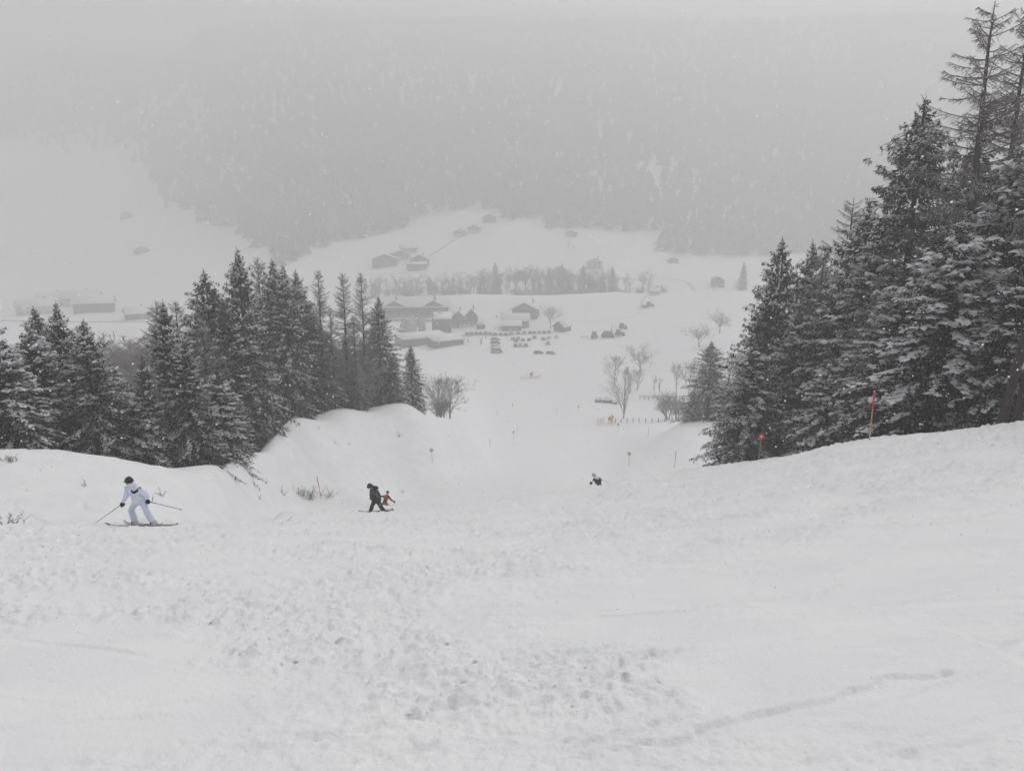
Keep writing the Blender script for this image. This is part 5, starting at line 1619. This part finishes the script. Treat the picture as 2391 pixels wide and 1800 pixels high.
# ------------------------------------------------------------------ cars
def car_mesh():
    prof = [(-2.1, .32), (2.1, .32), (2.15, .72), (1.95, .92), (1.0, 1.0), (.45, 1.46), (-1.35, 1.50), (-1.95, 1.02), (-2.15, .85)]
    b = MB().prism(prof, 'y', -.86, .86)
    g = MB()
    for s in (-1, 1):
        g.prism([(.85, 1.03), (.38, 1.38), (-1.30, 1.41), (-1.75, 1.05)], 'y', s * .865 - .012, s * .865 + .012)
    g.add([(1.02, -.72, 1.02), (1.02, .72, 1.02), (.50, .66, 1.43), (.50, -.66, 1.43)], [(0, 1, 2, 3)])
    g.v[-1] += np.array([.03, 0, .02])
    g.add([(-1.96, -.72, 1.05), (-1.96, .72, 1.05), (-1.40, .66, 1.46), (-1.40, -.66, 1.46)], [(3, 2, 1, 0)])
    g.v[-1] += np.array([-.03, 0, .02])
    w = MB().tube([(0, -.11, 0), (0, .11, 0)], .32, 12)
    rim = MB().tube([(0, -.118, 0), (0, .118, 0)], .18, 10)
    l = MB().box((0, 0, 0), (.06, .34, .16))
    s = MB().prism([(-1.34, 1.52), (.43, 1.48), (.38, 1.60), (-1.28, 1.64)], 'y', -.72, .72)
    s.prism([(1.05, 1.01), (1.9, .94), (1.85, 1.03), (1.1, 1.09)], 'y', -.7, .7)
    return b, g, w, rim, l, s
cb, cg, cw, crim, cl, cs = car_mesh()
CAR = {k: cb.mesh('body', 'car_' + k) for k in CARC}
cgm, cwm, crm, clm, csm = cg.mesh('glass', 'glass'), cw.mesh('wheel', 'tyre', True), crim.mesh('rim', 'metal'), cl.mesh('lamp', 'sign_white'), cs.mesh('snow_cover', 'snow_soft')
def car(px, d, rz, col, label, group, sc=(1, 1, 1)):
    p = at(px, d)
    o = thing('parked_car', label, 'car', p, rz, group)
    o.scale = sc
    body = link('body', CAR[col], o)
    link('glass', cgm, body)
    for x in (-1.3, 1.32):
        for y in (-.78, .78):
            w = link('wheel', cwm, o); w.location = (x, y, .30)
            link('rim', crm, w)
    for y in (-.6, .6):
        l = link('headlight', clm, o); l.location = (2.13, y, .68)
        l = link('tail_light', clm, o); l.location = (-2.12, y, .8)
    link('snow_cover', csm, o)
    return o
def cpx(x, y):
    return 840 + x / 3.687, 640 + y / 3.687
cols = ['black', 'grey', 'black', 'blue', 'grey', 'silver', 'black', 'grey']
def car_at(x, y, rz, col, label, group, sc=(1, 1, 1)):
    px, py = cpx(x, y)
    h = hit(px, py)
    return car(px, h.y / .985, rz, col, label, group, sc)
G1 = 'cars parked below the barn'
for i, x in enumerate((705, 750)):
    car_at(x, 545, math.pi / 2, cols[i * 3], 'dark car parked at the foot of the tall dark timber block', 'cars by the timber block')
for i, x in enumerate((925, 962, 1003, 1040, 1082, 1122, 1165, 1215, 1257, 1303)):
    car_at(x, 548 - i * .8, math.pi / 2 + rt.uniform(-.05, .05), cols[i % 8], 'car in the long single parking row below the open shelter and barn', 'long single parking row')
for i, x in enumerate((1367, 1415, 1465, 1505, 1545, 1587, 1628)):
    car_at(x, 532, math.pi / 2 + rt.uniform(-.05, .05), cols[(i * 3 + 1) % 8] if i != 1 else 'silver', 'car in the rear row below the hay hut and barn end', 'rear parking row')
for i, (x, y) in enumerate(((1320, 576), (1362, 574), (1345, 598), (1405, 592), (1457, 592), (1505, 568), (1580, 586), (1627, 580))):
    car_at(x, y, math.pi / 2 + rt.uniform(-.08, .08), cols[(i * 5 + 2) % 8] if i != 7 else 'white', 'car in the irregular middle parking rows', 'middle parking rows')
for i, (x, y) in enumerate(((1340, 640), (1383, 640), (1428, 640))):
    car_at(x, y, math.pi / 2, ['black', 'silver', 'black'][i], 'car in the front parking row of three', 'front row of three')
car_at(1620, 630, math.pi / 2, 'silver', 'pale car alone at the end of the front parking row', None)
car_at(1692, 566, math.pi / 2, 'white', 'white car standing apart below the hay hut', None)
for i, (y, c) in enumerate(((590, 'grey'), (618, 'black'), (650, 'white'))):
    car_at(1168, y, rt.uniform(-.1, .1), c, ['grey car, uppermost of the short column above the van', 'black car in the middle of the short column above the van', 'white car just above the pale van'][i], 'short car column', (1.1, 1.05, 1.1))
car_at(1537, 694, .3, 'black', 'dark car alone below the parking rows', None)
car_at(1645, 694, -.4, 'silver', 'silver car alone below the parking rows', None)
for i, x in enumerate((415, 450, 484)):
    car_at(x, 376, 1.2, 'white', 'snow covered white car parked before the apartment block', 'white cars before the apartment block')
for i in range(7):
    car_at(392 - i * 4, 425 + i * 15, .15, cols[i % 8], 'car parked along the apartment side of the dark lane', 'lane parking, apartment side')
    car_at(530 + i * 1.5, 422 + i * 14, .15, cols[(i + 4) % 8], 'car parked along the timber block side of the dark lane', 'lane parking, timber block side')
for i, (x, y) in enumerate(((345, 500), (385, 545))):
    car_at(x, y, .2, 'white', 'snow covered white car behind the long low lift shed', 'white cars behind the lift shed')
# vans
def van(x, y, rz, material, label):
    px, py = cpx(x, y)
    p = hit(px, py)
    o = thing('van', label, 'van', p, rz)
    MB().prism([(-2.7, .35), (2.7, .35), (2.75, 1.0), (2.2, 1.25), (1.6, 2.25), (-2.65, 2.3)], 'y', -.98, .98).build('body', material, o)
    MB().prism([(2.1, 1.3), (1.62, 2.1), (.9, 2.1), (.9, 1.3)], 'y', -1.0, 1.0).build('side_window', 'glass', o)
    MB().prism([(.7, 1.35), (.7, 2.0), (-2.3, 2.0), (-2.3, 1.35)], 'y', -1.0, 1.0).build('side_window', 'glass', o)
    for xx in (-1.7, 1.75):
        for yy in (-.88, .88):
            MB().tube([(xx, yy - .12, .36), (xx, yy + .12, .36)], .36, 12).build('wheel', 'tyre', o)
    MB().box((-.6, 0, 2.38), (4.0, 1.8, .14)).build('snow_cover', 'snow_soft', o)
van(1178, 680, 0.05, M['car_silver'], 'pale van with dark windows at the foot of the short car column')

# log loader, tractor and trailers on the run-out
def tractor(px, d, rz, label, s=1.0, blade=False, cat='tractor'):
    p = at(px, d)
    o = thing('tractor', label, cat, p, rz)
    o.scale = (s, s, s)
    MB().prism([(-1.4, .7), (2.0, .7), (2.0, 1.6), (.3, 1.8), (-1.4, 1.8)], 'y', -.55, .55).build('body', 'wood_dark', o)
    c = MB().prism([(-1.5, 1.75), (.3, 1.75), (.1, 2.9), (-1.3, 2.9)], 'y', -.8, .8).build('cab', 'glass', o)
    MB().box((-.6, 0, 2.98), (1.7, 1.8, .14)).build('roof', 'snow_soft', c)
    for (x, r) in ((-.9, .85), (1.5, .6)):
        for y in (-.85, .85):
            MB().tube([(x, y - .22, r), (x, y + .22, r)], r, 14).build('wheel', 'tyre', o)
    MB().tube([(1.2, .3, 1.6), (1.2, .3, 2.7)], .06, 6).build('exhaust', 'metal', o)
    if blade:
        MB().prism([(2.5, .1), (2.7, .1), (2.55, 1.3), (2.35, 1.2)], 'y', -1.5, 1.5).build('blade', 'metal', o)
tractor(1446, 374, .1, 'dark loader vehicle with cab beside the log pile', 1.25)
tractor(1454, 392, -.5, 'dark tractor parked behind the log loader', 1.1)
tractor(1388, 372, 1.3, 'tall dark tractor standing between barrier and log pile', 1.3)
tractor(1516, 448, .1, 'dark tractor next to the trailer on the kiosk track', 1.1, True)
p = pos(1419, 374)
o = thing('log_pile', 'stack of dark snow dusted logs beside the loader', 'logs', p, face(p, .1))
lg = 0
for row in range(4):
    for k in range(7 - row):
        x = (k - (6 - row) / 2) * .95
        MB().tube([(x, -2.2 + rt.uniform(-.3, .3), .5 + row * .82), (x, 2.2, .5 + row * .82)], .46, 8).build('log', 'wood_dark', o)
MB().blob((0, 0, 3.2), (1.9, 2.0, .35), 3, .2, half=True).build('snow_cover', 'snow_soft', o, True)
o = thing('loader_crane', 'upright dark timber crane arm over the log pile', 'crane', pos(1427, 373), 0)
MB().tube([(0, 0, 0), (0, 0, 4.2)], [.35, .28], 8).build('mast', 'metal', o)
MB().tube([(0, 0, 4.2), (.5, 0, 6.6), (1.2, 0, 5.2)], [.24, .2, .15], 6).build('arm', 'metal', o)
MB().box((0, 0, .5), (2.0, 2.0, 1.0)).build('base', 'wood_dark', o)
p = pos(1504, 447)
o = thing('trailer', 'low box trailer beside the kiosk track', 'trailer', p, face(p))
MB().box((0, 0, 1.2), (3.6, 2.0, 1.2)).build('box', 'wood_mid', o)
MB().box((0, 0, 1.88), (3.5, 1.9, .14)).build('snow_cover', 'snow_soft', o)
for y in (-1.05, 1.05):
    MB().tube([(0, y - .1, .4), (0, y + .1, .4)], .4, 12).build('wheel', 'tyre', o)
MB().tube([(-1.7, 0, 1.8), (-1.7, 0, 4.0)], .06, 6).build('stake', 'metal', o)
p = pos(1363, 370)
o = thing('barrier', 'low dark barrier frame next to the tall dark tractor', 'barrier', p, face(p))
for x in (-1.6, 1.6):
    MB().tube([(x, 0, -.2), (x * .85, 0, 2.0)], .10, 6).build('leg', 'wood_dark', o)
MB().tube([(-1.5, 0, 1.2), (1.5, 0, 1.2)], .10, 6).build('bar', 'wood_dark', o)
for (px, d, s, lab) in ((1081, 354, 1.0, 'orange feather flag close to the smaller lift shed'), (1121, 348, 1.5, 'tall orange feather flag out on the run-out')):
    o = thing('feather_flag', lab, 'flag', at(px, d), 0)
    MB().tube([(0, 0, -.2), (0, 0, 2.4 * s), (.25 * s, 0, 2.9 * s)], .035, 6).build('mast', 'metal', o)
    MB().prism([(.03, .7 * s), (.03, 2.5 * s), (.3 * s, 2.9 * s), (.62 * s, 2.4 * s), (.55 * s, 1.1 * s)], 'y', -.012, .012).build('cloth', 'net', o)

def tiny_person(px, py, label):
    p = hit(px, py)
    o = thing('person', label, 'person', p, rt.uniform(0, 6), 'walkers in the car park')
    J = {'pelvis': (0, 0, .95), 'waist': (0, 0, 1.1), 'chest': (0, 0, 1.35), 'neck': (0, 0, 1.55), 'head': (0, .02, 1.68), 'sh_a': (-.2, 0, 1.42), 'el_a': (-.27, 0, 1.15), 'wr_a': (-.25, .1, .92), 'sh_b': (.2, 0, 1.42), 'el_b': (.27, 0, 1.15), 'wr_b': (.25, .1, .92),
         'hip_a': (-.1, 0, .9), 'kn_a': (-.12, .08, .5), 'an_a': (-.12, .02, .05), 'hip_b': (.1, 0, .9), 'kn_b': (.12, .02, .5), 'an_b': (.12, -.12, .05)}
    R_ = {k: .09 for k in J}
    R_.update(pelvis=.15, waist=.16, chest=.18, head=.11, hip_a=.12, hip_b=.12)
    skinned('body', J, BONES, R_, lambda b, c: 1 if b == ('neck', 'head') else 0, ['black', 'helmet'], o)
tiny_person(*cpx(932, 598), 'dark figure walking near the orange feather flag')
tiny_person(*cpx(1085, 572), 'dark figure walking in the lane below the long parking row')
tiny_person(*cpx(1057, 577), 'dark figure standing in the lane below the long parking row')

# power line beyond the bank spruces
pa, pb = pos(-160, 300), pos(560, 330)
for k, q in enumerate((pa, pb)):
    o = thing('power_pole', ['wooden power pole outside the bank clump', 'wooden power pole hidden behind the tallest spruce'][k], 'pole', q)
    MB().tube([(0, 0, -1), (0, 0, 19.5)], [.22, .15], 8).build('post', 'wood_dark', o)
    MB().box((0, 0, 19.0), (.16, 2.4, .16)).build('crossarm', 'wood_dark', o)
for k, off in enumerate((-1.1, 0, 1.1)):
    pts = []
    za, zb = pa.z + 19.1, pb.z + 19.1
    for t in np.linspace(0, 1, 24):
        q = pa.lerp(pb, t)
        pts.append((q.x, q.y + off, za * (1 - t) + zb * t - 4 * 1.6 * t * (1 - t)))
    o = MB().tube(pts, .035, 4).build('power_cable', 'tyre')
    tag(o, ['power cable strung nearest the bank spruces', 'middle power cable beyond the bank spruces', 'outer power cable beyond the bank spruces'][k], 'cable')

# ------------------------------------------------------------------ loose snow clods on the piste, and the snowfall
def make_clods():
    rg = np.random.default_rng(21)
    n = 15000
    az = rg.uniform(-.72, .72, n)
    r = np.exp(rg.uniform(math.log(3.2), math.log(40), n))
    x, y = r * np.sin(az), r * np.cos(az)
    keep = vnoise(x / 1.7 + 3, y / 1.2, 41) > rg.uniform(.3, .85, n)
    for (c, rad) in SMOOTH:
        q = np.hypot(x - c[0], (y - c[1]) * .8) / rad
        keep &= (q > .95) | (rg.random(n) < .03)
    foot = np.interp(az, [-.80, -.62, -.50, -.38, -.33, -.28, -.2, -.12, 0, .7], [23, 23, 26, 34, 40, 44, 50, 50, 50, 50])
    keep &= r < foot
    x, y, r = x[keep], y[keep], r[keep]
    z = ground(x, y)
    m = len(x)
    s = np.clip(rg.lognormal(-4.2, .45, m), .007, .026) * (.7 + r * .03)
    base = np.array([(1, 0, 0), (.5, .87, 0), (-.5, .87, 0), (-1, 0, 0), (-.5, -.87, 0), (.5, -.87, 0), (.62, .3, .62), (-.1, .66, .7), (-.66, .05, .6), (-.1, -.62, .66), (.5, -.35, .6), (0, 0, .98)])
    F = np.array([(0, 1, 6), (1, 7, 6), (1, 2, 7), (2, 8, 7), (2, 3, 8), (3, 4, 8), (4, 9, 8), (4, 5, 9), (5, 10, 9), (5, 0, 10), (0, 6, 10), (6, 7, 11), (7, 8, 11), (8, 9, 11), (9, 10, 11), (10, 6, 11)])
    V = base[None] * (1 + rg.normal(0, .12, (m, 12, 1)))
    a = rg.uniform(0, 6.28, m)
    ca, sa = np.cos(a)[:, None], np.sin(a)[:, None]
    sx, sy, sz = rg.uniform(.8, 1.6, m)[:, None], rg.uniform(.7, 1.1, m)[:, None], rg.uniform(.4, .75, m)[:, None]
    X, Y, Z = V[..., 0] * sx, V[..., 1] * sy, V[..., 2] * sz
    W = np.stack([(X * ca - Y * sa) * s[:, None] + x[:, None], (X * sa + Y * ca) * s[:, None] + y[:, None], Z * s[:, None] + (z - .5 * s)[:, None] - .3 * (X * sa + Y * ca) * s[:, None]], -1)
    mb = MB().add(W.reshape(-1, 3), (np.arange(m)[:, None, None] * 12 + F[None]).reshape(-1, 3))
    o = mb.build('snow_clods', 'snow')
    tag(o, 'loose broken snow clods scattered over the churned piste', None, kind='stuff')
make_clods()

def make_snowfall():
    rg = np.random.default_rng(33)
    n = 38000
    r = 3.5 + 32 * rg.random(n) ** .7
    az = rg.uniform(-.78, .78, n)
    x, y = r * np.sin(az), r * np.cos(az)
    z = base_h(x, y) + .1 + rg.random(n) * (2.0 + .95 * r)
    s = rg.uniform(.004, .0095, n) * (1 + (rg.random(n) < .06) * 1.1)
    s = np.minimum(s, .00135 * r)
    nn = norm(rg.normal(0, 1, (n, 3)))
    e1 = norm(np.cross(nn, rg.normal(0, 1, (n, 3))))
    e2 = np.cross(nn, e1)
    V = np.empty((n, 5, 3))
    for k in range(5):
        a = 2 * math.pi * k / 5
        V[:, k] = np.column_stack([x, y, z]) + (e1 * math.cos(a) + e2 * math.sin(a)) * (s * rg.uniform(.7, 1.3, n))[:, None] + nn * (s * rg.normal(0, .15, n))[:, None]
    mb = MB().add(V.reshape(-1, 3), np.arange(n * 5).reshape(n, 5))
    o = mb.build('falling_snow', 'flake')
    tag(o, 'snowflakes drifting through the air above the slope', None, kind='stuff')
make_snowfall()
HB = MB().box((0, 0, 186), (3640, 3640, 512))
hm = bpy.data.materials.new('snowfall_haze')
hm.use_nodes = True
hn = hm.node_tree
hn.nodes.remove(hn.nodes['Principled BSDF'])
pv = hn.nodes.new('ShaderNodeVolumePrincipled')
pv.inputs['Color'].default_value = (.985, .985, .99, 1)
pv.inputs['Density'].default_value = HAZE
pv.inputs['Anisotropy'].default_value = 0.3
hn.links.new(pv.outputs['Volume'], hn.nodes['Material Output'].inputs['Volume'])
haze = HB.build('haze', hm)
tag(haze, 'even grey haze of falling snow filling the valley', None, kind='stuff')
